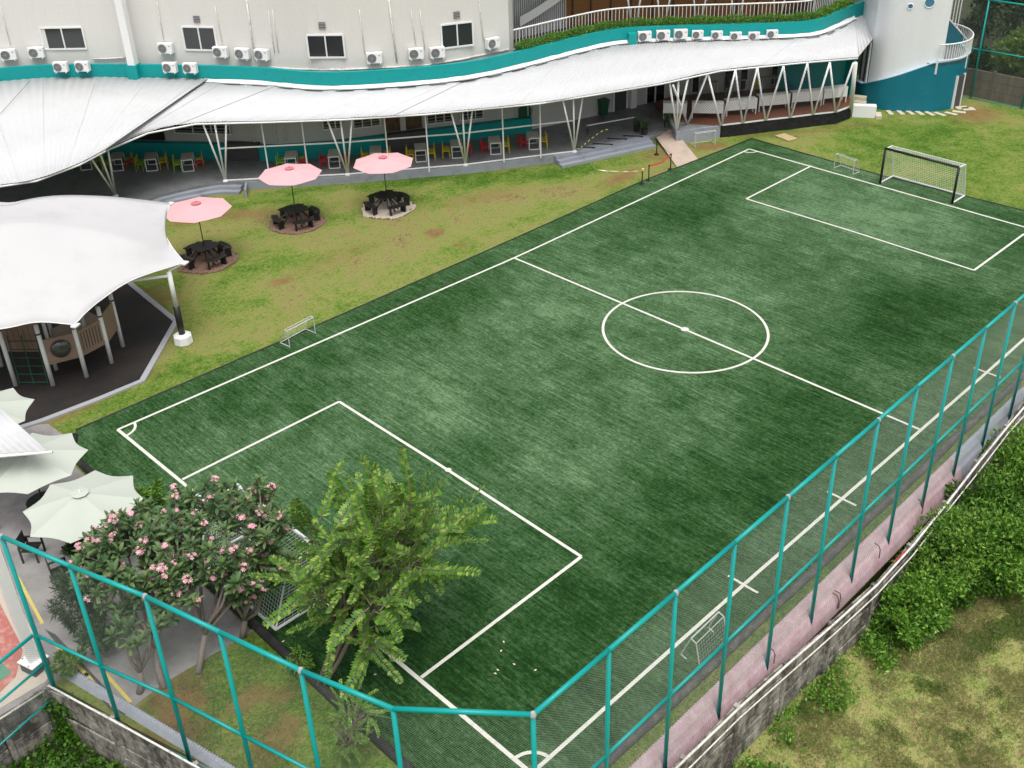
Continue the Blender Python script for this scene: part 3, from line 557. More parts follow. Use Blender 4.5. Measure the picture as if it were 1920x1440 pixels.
MB().path([(p[0]+t_[1]*.1, p[1]-t_[0]*.1, p[2]) for p, t_ in run], .05, 8).build('drain_pipe', MAT['pvc'], bld, world=True, smooth=True)
# upper windows: frame, two panes, each with sash
for (x0, y0, x1, y1) in ((79, 51, 159, 92), (345, 50, 405, 94), (578, 65, 645, 108), (828, 43, 886, 88)):
    cx_ = (x0+x1)/2; cy_ = (y0+y1)/2
    c, tt = onwall(cx_, cy_, UWa); n_ = np.array((tt[1], -tt[0])); rz = math.atan2(tt[1], tt[0])
    l_, _t = onwall(x0, cy_, UWa); r_, _t = onwall(x1, cy_, UWa); top, _t = onwall(cx_, y0, UWa); bo, _t = onwall(cx_, y1, UWa)
    w = math.hypot(r_[0]-l_[0], r_[1]-l_[1]); h = abs(top[2]-bo[2])*.98
    def loc(u, v, d): return (c[0]+tt[0]*u+n_[0]*d, c[1]+tt[1]*u+n_[1]*d, c[2]+v)
    mb = MB()
    for u, v, sx, sz in ((0, h/2, w, .09), (0, -h/2, w+.06, .09), (-w/2, 0, .09, h-.09), (w/2, 0, .09, h-.09), (0, 0, .07, h-.09)): mb.box(loc(u, v, .03), (sx, .10, sz), rz)
    fo = mb.build('window', MAT['steel'], bld, world=True)
    for s_ in (-1, 1):
        pn = MB().box(loc(s_*(w/4), 0, .012), (w/2-.08, .03, h-.09), rz).build('pane', MAT['glass'], bld, world=True)
for (x, y) in ((369, 36), (604, 48), (856, 28)):
    c, tt = onwall(x, y, UWa); rz = math.atan2(tt[1], tt[0]); n_ = (tt[1], -tt[0])
    v = MB().box((c[0]+n_[0]*.02, c[1]+n_[1]*.02, c[2]), (.36, .05, .36), rz).build('vent', MAT['black'], bld, world=True)
    for k in range(4): MB().box((c[0]+n_[0]*.06, c[1]+n_[1]*.06, c[2]-.13+.088*k), (.38, .03, .045), rz).build('slat', MAT['louv'], bld, world=True)
# leaning white buttress with teal foot
a, b = at(252, 135, 5.15), at(222, -30, 9.0)
pa = onwall(254, 134, list(map(tuple, PN)))[0]; 
q0 = np.array((pa[0], pa[1], 4.75)); tt = onwall(254, 134, list(map(tuple, PN)))[1]; n_ = np.array((tt[1], -tt[0], 0)); 
MB().box((q0[0]+n_[0]*.1, q0[1]+n_[1]*.1, 5.25), (.6, .62, 1.0), math.atan2(tt[1], tt[0])).build('buttress_foot', MAT['teal'], bld, world=True)
MB().box((q0[0]+n_[0]*.1, q0[1]+n_[1]*.1, 9.0), (.42, .5, 6.5), math.atan2(tt[1], tt[0])).build('buttress', MAT['white'], bld, world=True)
pb = onwall(1183, 78, list(map(tuple, PN))); MB().box((pb[0][0]+pb[1][1]*.2, pb[0][1]-pb[1][0]*.2, 5.05), (.5, .5, .75), math.atan2(pb[1][1], pb[1][0])).build('parapet_box', MAT['teal'], bld, world=True)
# ground-floor back wall
BW = [(0, 38), (4, 35), (9, 31), (13, 27), (16.6, 22.4), (19.3, 18.6), (22.2, 16.6), (25.3, 15.1), (32.5, 11.3), (37.2, 10.1), (40, 9.6), (43.5, 8.6), (46.5, 6.0), (50.5, 4.4), (54.5, 1.6)]
MB().wall(BW, .25, .40, 4.55).build('ground_floor_wall', MAT['groundwall'], bld, world=True)
def onface(x, y): return onwall(x, y, BW)
# teal bench band at the foot of the wall
i0, i1 = 0, 9
band = resample([(p[0], p[1]) for p in offset(BW[:9], -.02)], 40)
MB().wall([tuple(p) for p in offset(band, -.42)], .42, .45, 1.35).build('teal_bench_band', MAT['teal'], bld, world=True)
# louvred windows behind the dining terrace
for (x0, y0, x1, y1) in ((328, 232, 432, 248), (605, 222, 640, 240), (662, 222, 712, 236), (800, 212, 848, 228), (862, 208, 905, 222)):
    a, t1 = onface(x0, (y0+y1)/2); b, t2 = onface(x1, (y0+y1)/2); c = ((a[0]+b[0])/2, (a[1]+b[1])/2); w = math.hypot(b[0]-a[0], b[1]-a[1]); rz = math.atan2(b[1]-a[1], b[0]-a[0]); n_ = (math.sin(rz), -math.cos(rz))
    zb_ = onface((x0+x1)/2, y1)[0][2]; h = 1.15
    MB().box((c[0]+n_[0]*.03, c[1]+n_[1]*.03, zb_+h/2), (w, .06, h), rz).build('window', MAT['dark'], bld, world=True)
    MB().box((c[0]+n_[0]*.08, c[1]+n_[1]*.08, zb_-.03), (w+.15, .14, .07), rz).build('sill', MAT['steel'], bld, world=True)
    for k in range(6): MB().box((c[0]+n_[0]*.09, c[1]+n_[1]*.09, zb_+.1+k*.19), (w, .05, .045), rz, .5).build('slat', MAT['louv'], bld, world=True)
    for k in range(4):
        u = -w/2+w*k/3; MB().box((c[0]+math.cos(rz)*u+n_[0]*.1, c[1]+math.sin(rz)*u+n_[1]*.1, zb_+h/2), (.06, .05, h), rz).build('mullion', MAT['steel'], bld, world=True)
def wallbox(name, x0, x1, ytop, ybot, mat, dep=.08, z0=.45, z1=None, out=.05):
    a, _ = onface(x0, ybot); b, _ = onface(x1, ybot); c = ((a[0]+b[0])/2, (a[1]+b[1])/2); w = math.hypot(b[0]-a[0], b[1]-a[1]); rz = math.atan2(b[1]-a[1], b[0]-a[0]); n_ = (math.sin(rz), -math.cos(rz))
    zt_ = z1 if z1 else onface((x0+x1)/2, ytop)[0][2]
    return MB().box((c[0]+n_[0]*out, c[1]+n_[1]*out, (z0+zt_)/2), (w, dep, zt_-z0), rz).build(name, MAT[mat], bld, world=True)
wallbox('stone_recess', 722, 792, 225, 246, 'rubble', .06, 1.45, 2.6)
wallbox('stone_recess_base', 722, 795, 245, 255, 'dkgrey', .5, .46, 1.5, .6)
wallbox('wall_column', 750, 760, 215, 246, 'groundwall', .3, .46, 4.8, .2)
wallbox('door', 1150, 1172, 165, 208, 'dkgrey', .08, .46, 2.75)
wallbox('door_frame', 1147, 1150, 165, 208, 'steel', .14, .46, 2.85); wallbox('door_frame', 1172, 1175, 165, 208, 'steel', .14, .46, 2.85)
wallbox('wall_column', 1177, 1187, 165, 207, 'white', .35, .46, 4.8, .2)
for x0, x1 in ((1212, 1225), (1228, 1243)): wallbox('glass_door', x0, x1, 155, 193, 'dark', .06, .5, 3.2)
for x in (1210, 1226.5, 1244): wallbox('door_frame', x-1, x+1, 155, 193, 'steel', .12, .46, 3.3)
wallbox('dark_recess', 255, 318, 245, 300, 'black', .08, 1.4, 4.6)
wallbox('dark_doorway', 434, 494, 270, 305, 'dkgrey', .9, .47, 1.45, .1)
for x in (476, 518, 534, 968, 990, 1000): 
    a, tt = onface(x, 250); MB().tube((a[0]+tt[1]*.08, a[1]-tt[0]*.08, 1.4), (a[0]+tt[1]*.08, a[1]-tt[0]*.08, 4.9), .04, n=7).build('down_pipe', MAT['pvc'], bld, world=True)
# ---- terrace floor with curved steps
FE = [(-8, 19.0), (2, 18.9), (7.0, 18.6), at(300, 365, .45)[:2], at(354, 352, .45)[:2], at(408, 342, .45)[:2], (15.9, 17.1), (20.3, 13.5), (25.7, 9.7), (31.4, 6.5), at(1080, 284, .45)[:2], at(1219, 256, .45)[:2]]
ter = [FE[k] for k in range(len(FE))]+[at(1243, 246, .45)[:2], (40.6, 4.6), (44, 9.5), (38, 11), (32, 12), (25, 16), (19, 19.5), (13, 28), (0, 39), (-8, 39)]
terrace = structure('terrace', MB().prism(ter, -.1, .45), MAT['terr'])
fas = [(15.85, 17.02)]+[(20.3, 13.44), (25.68, 9.64), (31.42, 6.44)]
for a, b in zip(fas[:-1], fas[1:]): MB().wall([a, b], .06, .0, .452).build('fascia', MAT['step'], terrace)
# curved steps at left, straight flight at right: each step a part
st = thing('curved_steps', 'curved grey steps from the left terrace down to the lawn', 'steps', (13, 17, 0))
base = catmull([(3.5, 18.9), (7.6, 18.45), at(300, 365, .45)[:2], at(354, 352, .45)[:2], at(408, 342, .45)[:2], (15.75, 17.15)], 6)
for k in (1, 2):
    MB().wall([tuple(p) for p in offset(base, -.36*k)], .37*k, -.02, .45-.15*k+.002).build('step', MAT['step'], st, world=True)
MB().wall([(15.85, 17.0), (15.2, 16.1)], .12, 0, .46).build('cheek_wall', MAT['step'], st, world=True)
st = thing('straight_steps', 'straight grey flight of steps beside the ramp at the terrace end', 'steps', (33, 5.5, 0))
sb = [at(1043, 295, .45)[:2], at(1080, 287, .45)[:2], at(1219, 257.5, .45)[:2]]; sb = [sb[0], sb[2]]
for k in (1, 2, 3):
    pz = .45-.15*(k-1)+.003; MB().wall([tuple(p) for p in offset(sb, -.34*k+.34)], .36 if k > 1 else .55, -.02, pz-.0).build('step', MAT['step'], st, world=True)
# ---- glazing-bar frame between the raking columns
def tubes(mb, a, b, r=.05): return mb.tube(a, b, r, n=8)
ZC = 4.02
colb = [((217, 368), ((168, 293), (187, 287), (202, 280))), ((423, 340), ((380, 231), (402, 230), (424, 229))), ((652, 328), ((613, 223), (638, 222), (660, 221))), ((873, 310), ((845, 208), (867, 205), (886, 203))), ((1077, 285), ((1055, 186), (1075, 182), (1093, 178)))]
clab = ['white raking column cluster beside the big fabric canopy', 'white raking column cluster at the right end of the curved steps', 'white raking column cluster between the second and third pink parasols', 'white raking column cluster right of the third pink parasol', 'white raking column cluster at the top of the straight steps']
for (b, tops), lb in zip(colb, clab):
    p = at(*b, .45); t = thing('raking_columns', lb, 'column', p, group='raking columns along the dining terrace')
    MB().lathe([(.16, 0), (.16, .05), (.09, .12)], (p[0], p[1], .452), 8).build('base_plate', MAT['steel'], t, world=True)
    for q in tops: MB().tube((p[0], p[1], .5), at(*q, ZC), .055, .05, n=8).build('strut', MAT['steel'], t, world=True, smooth=True)
gl = thing('terrace_screen', 'slim white steel screen frame along the edge of the dining terrace', 'screen', (16, 17, .45))
B = [at(*c[0], .45) for c in colb[1:]]
for a, b in zip(B[:-1], B[1:]):
    a = np.array(a); b = np.array(b)
    MB().tube(a+(0, 0, .05), b+(0, 0, .05), .045, n=6).build('bottom_rail', MAT['steel'], gl, world=True); MB().tube(a+(0, 0, 1.9), b+(0, 0, 1.9), .045, n=6).build('mid_rail', MAT['steel'], gl, world=True)
for tq, bq in (((488, 228), (506, 336)), ((562, 226), (579, 331)), ((718, 218), (730, 323)), ((794, 213), (805, 322)), ((941, 198), (945, 304)), ((1009, 192), (1014, 296))):
    p = np.array(at(*bq, .5)); MB().tube(p, (p[0], p[1], 4.05), .042, n=6).build('mullion', MAT['steel'], gl, world=True)
# ---- corrugated canopies
LOWR = [(197, 280), (277, 247), (367, 230), (500, 227), (640, 222), (800, 212), (1010, 192), (1100, 178), (1240, 155), (1350, 131), (1500, 116), (1609, 107)]
LOWR3 = [at(x, y, 4.1) for x, y in LOWR]; UPR3 = [(*p, 4.80) for p in offset(PN, -.015)]
def pick(px_, py_):
    q = onwall(px_, py_, [tuple(p) for p in offset(PN, -.015)])[0]; return np.array((q[0], q[1], 4.80))
seg0 = pick(385, 148); seg1 = pick(1600, 42)
UP = np.array(UPR3); i_a = int(np.argmin(((UP[:, :2]-seg0[:2])**2).sum(1))); i_b = int(np.argmin(((UP[:, :2]-seg1[:2])**2).sum(1)))
UPs = [tuple(seg0)]+[tuple(p) for p in UP[i_a+1:i_b]]+[tuple(seg1)]
def canopy(label, low, up, pitch=.19, amp=.017, per=6, name='corrugated_canopy'):
    t = thing(name, label, 'canopy', low[0]); Ln = plen(low); nw = int(Ln/pitch); N = nw*4+1
    A = resample(low, N); Bq = resample(up, N); ph = np.arange(N)/4*2*math.pi; dz = amp*np.cos(ph)
    per = per*4
    for s0 in range(0, N-1, per):
        s1 = min(s0+per, N-1); G = []; jit = RNG.normal(0, .006)
        for f in (0, .33, .66, 1.0):
            G.append([(A[k][0]*(1-f)+Bq[k][0]*f, A[k][1]*(1-f)+Bq[k][1]*f, A[k][2]*(1-f)+Bq[k][2]*f+dz[k]+jit-.10*math.sin(math.pi*f)*0) for k in range(s0, s1+1)])
        # small extra lap on the last column so neighbouring sheets overlap
        MB().grid(G).build('roof_sheet', MAT['roof'], t, world=True, smooth=True, solid=.004)
    return t, A, Bq
can, cA_, cB_ = canopy('long white corrugated canopy sweeping along the school front', catmull(LOWR3, 5), UPs)
end = at(1661, 43, 4.25)
# gusset sheets beyond the last eave corner
e0 = np.array(LOWR3[-1]); e1 = np.array((*UPs[-1][:2], 4.8)); 
lowe = resample([tuple(e0), end], 41); upe = resample([tuple(e1)]+[tuple(p) for p in UP[i_b+1:]], 41)
MB().grid([[(p[0], p[1], p[2]+.02*math.cos(k*math.pi/2)) for k, p in enumerate(lowe)], [(p[0], p[1], p[2]+.02*math.cos(k*math.pi/2)) for k, p in enumerate(upe)]]).build('end_sheet', MAT['roof'], can, world=True, smooth=True, solid=.004)
MB().path([tuple(p-np.array((0, 0, .08))) for p in np.array(LOWR3)], .05, 8).build('edge_beam', MAT['steel'], can, world=True, smooth=True)
# flashing where it meets the parapet
fl = MB(); UPn = resample(UPs, 80); G = [[], [], []]
for k, p in enumerate(UPn):
    w = RNG.normal(0, .03); T_ = UPn[min(k+1, 79)]-UPn[max(k-1, 0)]; T_ /= np.linalg.norm(T_); n_ = np.array((T_[1], -T_[0], 0))
    G[0].append(tuple(p+n_*.02+(0, 0, .17+w*.4))); G[1].append(tuple(p+n_*(.10)+(0, 0, .06))); G[2].append(tuple(p+n_*(.26+w)+(0, 0, .03)))
fl.grid(G).build('flashing', MAT['white'], can, world=True, solid=.006)
for k0 in range(2, 76, 3):  # grey dashes that paint in the dark gaps below the flashing
    G = [[], []]
    for k in range(k0, min(k0+3, 79)):
        p = UPn[k]; T_ = UPn[min(k+1, 79)]-UPn[max(k-1, 0)]; T_ /= np.linalg.norm(T_); n_ = np.array((T_[1], -T_[0], 0)); e_ = .02*(k == k0)
        G[0].append(tuple(p+T_*e_*8+n_*.27+(0, 0, .045))); G[1].append(tuple(p+T_*e_*8+n_*.40+(0, 0, .035)))
    MB().grid(G).build('dark_gap_dash', MAT['louv'], can, world=True, solid=.01)
ul0 = [(-120, 170), (0, 153), (150, 138), (240, 135), (377, 143)]
PNt = [tuple(p) for p in offset(PN, -.03)]
upl = [(-3, 36.5, 4.97)]+[(*onwall(x, y, PNt)[0][:2], 4.97) for x, y in ul0[1:]]+[(seg0[0]+.05, seg0[1]-.1, 4.97)]
lowl = [at(-160, 368, 3.9), at(0, 346, 4.05), at(67, 336, 4.15), at(147, 306, 4.25), at(197, 280, 4.32)]
can2, _, _ = canopy('upper left white corrugated canopy overlapping the long canopy', catmull(lowl, 5), catmull(upl, 5))
MB().path([tuple(np.array(p)-(0, 0, .1)) for p in lowl], .05, 8).build('edge_beam', MAT['steel'], can2, world=True, smooth=True)
t = thing('overhead_cable', 'thin dark cable slanting across the upper left wall and roof', 'cable', at(190, 0, 8)); MB().tube(at(192, -6, 8.5), onwall(82, 120, UWa)[0], .012, n=5).build('cable', MAT['dkgrey'], t, world=True); MB().tube(at(56, 152, 5.15), at(0, 214, 4.75), .012, n=5).build('cable', MAT['dkgrey'], t, world=True)
# ================================================================ UPPER TERRACE (right)
PNl = [tuple(p) for p in PN]
def seg_between(P, x0, y0, x1, y1, n):
    a = onwall(x0, y0, P)[0]; b = onwall(x1, y1, P)[0]; P_ = np.array(P); ia = int(np.argmin(((P_-np.array(a[:2]))**2).sum(1))); ib = int(np.argmin(((P_-np.array(b[:2]))**2).sum(1)))
    return resample(P_[ia:ib+1], n)
hedge_line = seg_between([tuple(p) for p in offset(PN, .42)], 970, 88, 1592, 15, 60)
rail_line = seg_between([tuple(p) for p in offset(PN, .80)], 968, 80, 1592, 8, 106)
back_line = seg_between([tuple(p) for p in offset(PN, 3.4)], 925, 60, 1560, 2, 40)
rl = thing('balcony_railing', 'white balustrade curving above the clipped hedge on the upper terrace', 'railing', (*rail_line[0], 5.4))
MB().path([(*p, 6.74) for p in rail_line], .05, 8).build('top_rail', MAT['white'], rl, world=True, smooth=True)
MB().path([(*p, 5.62) for p in rail_line], .04, 6).build('bottom_rail', MAT['white'], rl, world=True)
for p in rail_line: MB().tube((*p, 5.6), (*p, 6.74), .021, n=4, cap=False).build('baluster', MAT['white'], rl, world=True)
cl = MB().wall([tuple(p) for p in back_line[8:]], .2, 5.35, 9.5).build('brown_cladding', MAT['woodb'], bld, world=True)
MB().wall([tuple(p) for p in back_line[:9]], .2, 5.35, 9.5).build('grey_cladding', MAT['grey'], bld, world=True)
for k in range(8*4):
    a = resample(back_line[:9], 33)[k]; MB().tube((a[0]+.2, a[1]-.25, 5.4), (a[0]+.2, a[1]-.25, 9.5), .035, n=4).build('fin', MAT['white'], bld, world=True)
for k in range(9, 40, 2):
    a = back_line[k]; MB().tube((a[0]+.05, a[1]-.1, 5.4), (a[0]+.05, a[1]-.1, 9.5), .06, n=4).build('cladding_post', MAT['rubble'], bld, world=True)
sw = [onwall(x, y, [tuple(p) for p in offset(PN, 2.6)])[0] for x, y in ((975, 52), (1010, 34), (1060, 14), (1100, 0))]
P = catmull([tuple(np.array(p)-(0, 0, 0)) for p in [(sw[0][0], sw[0][1], 6.3), (sw[1][0], sw[1][1], 6.7), (sw[2][0], sw[2][1], 7.5), (sw[3][0], sw[3][1], 8.6)]], 5)
MB().grid([[tuple(p) for p in P], [(p[0], p[1], p[2]+.55) for p in P]]).build('curved_panel', MAT['white'], bld, world=True, solid=.06)
for i, (x, y) in enumerate(((1188, 34), (1243, 31), (1310, 31), (1380, 31), (1458, 29), (1521, 22))):
    pl = [tuple(p) for p in offset(PN, 1.1)]; p, tt = onwall(x, y+6, pl); t = thing('raking_columns', ['first', 'second', 'third', 'fourth', 'fifth', 'sixth'][i]+' white V column from the left behind the upper balustrade', 'column', (p[0], p[1], 5.4), group='raking columns on the upper terrace')
    for s_ in (-1, 1): MB().tube((p[0]+tt[0]*.12*s_, p[1]+tt[1]*.12*s_, 5.4), (p[0]+tt[0]*(.75)*s_, p[1]+tt[1]*.75*s_, 9.4), .06, n=7).build('strut', MAT['steel'], t, world=True, smooth=True)
MB().grid([[(*p, 9.45) for p in offset(PN[ic-1:], .6)], [(*p, 9.45) for p in offset(PN[ic-1:], 4.5)]]).build('upper_slab', MAT['white'], bld, world=True, solid=.25)
# ================================================================ AIR CONDITIONERS
def make_ac():
    t = thing('air_conditioner', 'x', 'air conditioner')
    MB().box((0, -.17, .30), (.84, .32, .58)).build('casing', MAT['white'], t, bevel=.02)
    MB().add([(-.14+.235*math.cos(a), -.333, .30+.235*math.sin(a)) for a in np.linspace(0, 2*math.pi, 21)[:-1]], [tuple(range(20))]).build('fan_opening', MAT['dkgrey'], t)
    g = MB()
    for r in (.06, .11, .16, .21, .245):
        P = [(-.14+r*math.cos(a), -.342, .30+r*math.sin(a)) for a in np.linspace(0, 2*math.pi, 21)]; g.path(P, .009, 4)
    for a in np.linspace(0, math.pi, 5)[:-1]: g.tube((-.14-.24*math.cos(a), -.345, .30-.24*math.sin(a)), (-.14+.24*math.cos(a), -.345, .30+.24*math.sin(a)), .007, n=4)
    g.build('fan_guard', MAT['grey'], t)
    MB().box((.28, -.336, .44), (.12, .006, .05)).build('badge', MAT['grey'], t)
    for s_ in (-.3, .3): MB().box((s_, -.17, -.02), (.05, .40, .05)).build('bracket', MAT['steel'], t)
    return t
ac0 = make_ac(); first = [True]
def ac(x, y, label, poly, group, s=1.0, wm=.8):
    c, tt = onwall(x, y, poly); rz = math.atan2(tt[1], tt[0]); o = ac0 if first[0] else copy_tree(ac0); first[0] = False
    place(o, (c[0]+tt[1]*.06, c[1]-tt[0]*.06, c[2]-.30*s), rz, label); o['group'] = group; o.scale = (s, s, s); return o
G1 = 'air conditioners on the upper wall'; PNo = [tuple(p) for p in offset(PN, -.02)]
for x, y, lb in ((17, 100, 'white air conditioner at the left edge of the upper wall'), (70, 96, 'white air conditioner below left of the leftmost window'), (314, 88, 'white air conditioner left of the second window, hung highest of its group'), (417, 95, 'white air conditioner just right of the second window'),
                 (458, 98, 'left one of the pair beside the tall grey down pipe'), (495, 100, 'right one of the pair beside the tall grey down pipe'), (702, 106, 'dusty white air conditioner alone right of the third window'), (779, 98, 'white air conditioner two units left of the fourth window'), (818, 96, 'white air conditioner directly left of the fourth window'), (919, 79, 'white air conditioner right of the fourth window near the hedge')):
    ac(x, y, lb, UWa, G1)
for x, y, lb in ((117, 123, 'left of two white units standing on the teal parapet below the leftmost window'), (158, 122, 'right of two white units standing on the teal parapet below the leftmost window'), (322, 124, 'left of two white units on the parapet where the two canopies meet'), (360, 125, 'right of two white units on the parapet where the two canopies meet')):
    ac(x, y, lb, PNo, 'air conditioners on the left parapet', .95)
for i, (x, y) in enumerate(((1207, 66), (1242, 64), (1275, 62), (1307, 63), (1343, 64), (1378, 66), (1412, 66), (1446, 62))):
    o = ac(x, y, ['first', 'second', 'third', 'fourth', 'fifth', 'sixth', 'seventh', 'last'][i]+' from left of the white unit row on the teal parapet', PNo, 'row of air conditioners under the hedge', 1.0 if i < 3 else .84)
# ================================================================ PAVILION (far right end of the front)
ZP = .75
PB = [at(x, y, ZP) for x, y in ((1269, 240), (1290, 232.5), (1352, 235), (1393, 230.5), (1436, 225), (1482, 220), (1525, 214.5), (1567, 210), (1594, 200))]
pf = [(p[0], p[1]) for p in PB]
pav2 = structure('pavilion_floor', MB().prism([pf[0], pf[1]]+pf[2:]+[(50.8, 0.0), (51.5, 2.6), (46.5, 5.8), (43, 8.3), (41.2, 8.5)], .3, ZP), MAT['brownfloor'])
MB().wall(offset(pf[2:], -.10), .12, -.02, ZP+.012).build('stone_plinth', MAT['stone'], pav2)
MB().wall(offset(pf[2:], -.11), .13, ZP+.004, ZP+.06).build('plinth_cap', MAT['steel'], pav2)
MB().wall([(p[0], p[1]) for p in (at(1247, 215, ZP), at(1268, 249, .7), at(1351, 238, .7))], .15, -.02, ZP+.02).build('grey_plinth', MAT['step'], pav2)
MB().add([pfp for pfp in [(*at(1247, 215, ZP)[:2], ZP+.006), (*at(1268, 249, .7)[:2], ZP+.006), (*at(1351, 238, .7)[:2], ZP+.006), (*pf[1], ZP+.006)]], [(0, 1, 2, 3)]).build('corner_slab', MAT['terr'], pav2)
trs = thing('zigzag_truss', 'white zigzag steel columns around the pavilion front', 'columns', (*pf[0], ZP))
bs = [at(x, y, ZP+.05) for x, y in ((1289, 232), (1352, 235), (1393, 230.5), (1436, 225), (1482, 220), (1525, 214.5), (1567, 210))]
tp = [at(x, y, 4.02) for x, y in ((1327, 137), (1379, 131), (1420, 127), (1469, 124), (1514, 119), (1556, 117), (1600, 118))]
for b, q in zip(bs, tp): MB().tube(np.array(b)+(.05, 0, 0), q, .06, n=8).build('strut', MAT['steel'], trs, world=True, smooth=True)
for b, q in zip(bs[1:], tp[:-1]): MB().tube(np.array(b)-(.05, 0, 0), q, .06, n=8).build('strut', MAT['steel'], trs, world=True, smooth=True)
MB().tube(bs[0], at(1262, 160, 4.0), .06, n=8).build('strut', MAT['steel'], trs, world=True, smooth=True)
MB().tube(at(1596, 203, ZP), at(1604, 118, 4.02), .13, n=10).build('corner_post', MAT['white'], trs, world=True, smooth=True)
p = at(1269, 245, ZP); t = thing('raking_columns', 'white raking column cluster at the grey corner of the pavilion', 'column', p, group='raking columns along the dining terrace')
for q in ((1255, 152), (1272, 149), (1290, 146)): MB().tube((p[0], p[1], ZP), at(*q, 4.02), .065, n=8).build('strut', MAT['steel'], t, world=True, smooth=True)
nt = thing('safety_net', 'dark netting behind the zigzag pavilion columns', 'net', bs[0])
for a, b in zip(bs[:-1], bs[1:]):
    mb = chain(a[:2], b[:2], .85, 3.95, .11, .004); o = mb.build('net_panel', MAT['black'], nt, world=True)
# white tables tipped against the plinth edge, aprons facing out
bench = [(1242, 1287, 192, 226), (1296, 1356, 194, 226), (1364, 1422, 190, 222), (1425, 1484, 183, 213), (1487, 1545, 176, 206), (1547, 1592, 170, 199)]
for i, (x0, x1, y0, y1) in enumerate(bench):
    a = np.array(at(x0, y1+(.0), ZP)); b = np.array(at(x1, y1-(5 if i > 1 else -1), ZP)); d = b-a; w = np.linalg.norm(d[:2]); rz = math.atan2(d[1], d[0]); c = (a+b)/2
    t = thing('white_table', 'white fronted table '+['beside the entrance ramp, leftmost in the pavilion', 'second from left in the pavilion front row', 'third from left in the pavilion front row', 'fourth from left in the pavilion front row', 'second from right in the pavilion front row', 'at the far right end of the pavilion front row'][i], 'table', (c[0]-math.sin(rz)*-.3*0, c[1], ZP), rz, 'white tables in the pavilion front row')
    y_ = .34
    MB().box((0, y_+.25, .98), (w, .55, .05)).build('top', MAT['white'], t); MB().box((0, y_, .66), (w-.03, .04, .58)).build('apron', MAT['white'], t)
    for sx in (-1, 1):
        for sy in (.02, .48): MB().box((sx*(w/2-.06), y_+sy, .32), (.06, .06, .64)).build('leg', MAT['steel'], t)
# inner furniture of the pavilion
MB().wall([onface(1560, 160)[0][:2], (50.6, 1.4)], .1, .76, 4.7).build('teal_panel', MAT['teal'], bld, world=True) if False else None
MB().wall([(48.6, 4.2), (50.9, .6), (50.4, -.2)], .12, .76, 3.95).build('teal_end_wall', MAT['teal'], bld, world=True)
for x0, x1 in ((1297, 1309), (1358, 1374), (1388, 1398), (1445, 1462), (1536, 1552)): wallbox('glass_door', x0, x1, 135, 165, 'dark', .06, .8, 3.6)
for x in (1296, 1310, 1375, 1399, 1463): wallbox('door_frame', x-1, x+1.4, 135, 165, 'steel', .14, .8, 3.7)

# ================================================================ DINING FURNITURE
def chair_mesh(col, parent_label=None):
    t = thing('chair', 'x', 'chair')
    MB().box((0, 0, .43), (.40, .40, .035)).build('seat', col, t, bevel=.012)
    MB().box((0, .19, .66), (.38, .03, .28)).build('backrest', col, t, bevel=.01)
    for sx in (-1, 1):
        MB().tube((sx*.17, -.17, .42), (sx*.20, -.20, 0), .022, n=5).build('leg', col, t); MB().tube((sx*.17, .18, .70), (sx*.20, .22, 0), .022, n=5).build('leg', col, t)
    return t
CH = {}
def chair(col, loc, rz, label, group):
    if col not in CH: c = chair_mesh(MAT[col]); CH[col] = c
    else: c = copy_tree(CH[col])
    place(c, loc, rz, label); c['group'] = group; return c
tab0 = [None]
def table(loc, rz, label, group):
    if tab0[0] is None:
        t = thing('dining_table', 'x', 'table'); MB().box((0, .55, .735), (.66, 1.15, .035)).build('tabletop', MAT['tabletop'], t)
        for y in (.01, 1.09):
            mb = MB(); mb.box((-.30, y, .36), (.05, .05, .70)); mb.box((.30, y, .36), (.05, .05, .70)); mb.box((0, y, .69), (.55, .05, .05)); mb.box((0, y, .025), (.55, .05, .05)); mb.build('leg_frame', MAT['steel'], t)
        tab0[0] = t
    else: t = copy_tree(tab0[0])
    place(t, loc, rz, label); t['group'] = group; return t
TG = 'dining tables along the terrace'; CG = 'chairs at the terrace dining tables'
tl = [((163, 319), 'lime', 'lime', 'table half hidden in the dark under the canopy edge'), ((222, 321), 'lime', 'red', 'table second from the left on the shaded terrace'), ((286, 321), 'lime', 'yellow', 'table third from the left on the shaded terrace'), ((354, 322), 'lime', 'red', 'table just left of the curved step columns'),
      ((547, 319), 'lime', 'red', 'table behind the second pink parasol'), ((628, 316), 'red', 'red', 'table left of the column between two parasols'), ((706, 309), 'yellow', 'yellow', 'table directly behind the third pink parasol'), ((790, 304), 'yellow', 'yellow', 'table right of the third parasol with yellow chairs'), ((858, 297), 'yellow', 'red', 'table behind the raking column right of the parasols'), ((930, 290), 'red', 'yellow', 'table second from the steps'), ((1002, 281), 'red', 'yellow', 'table nearest the straight steps')]
colwords = {'lime': 'lime green', 'red': 'red', 'yellow': 'yellow', 'bluep': 'blue'}
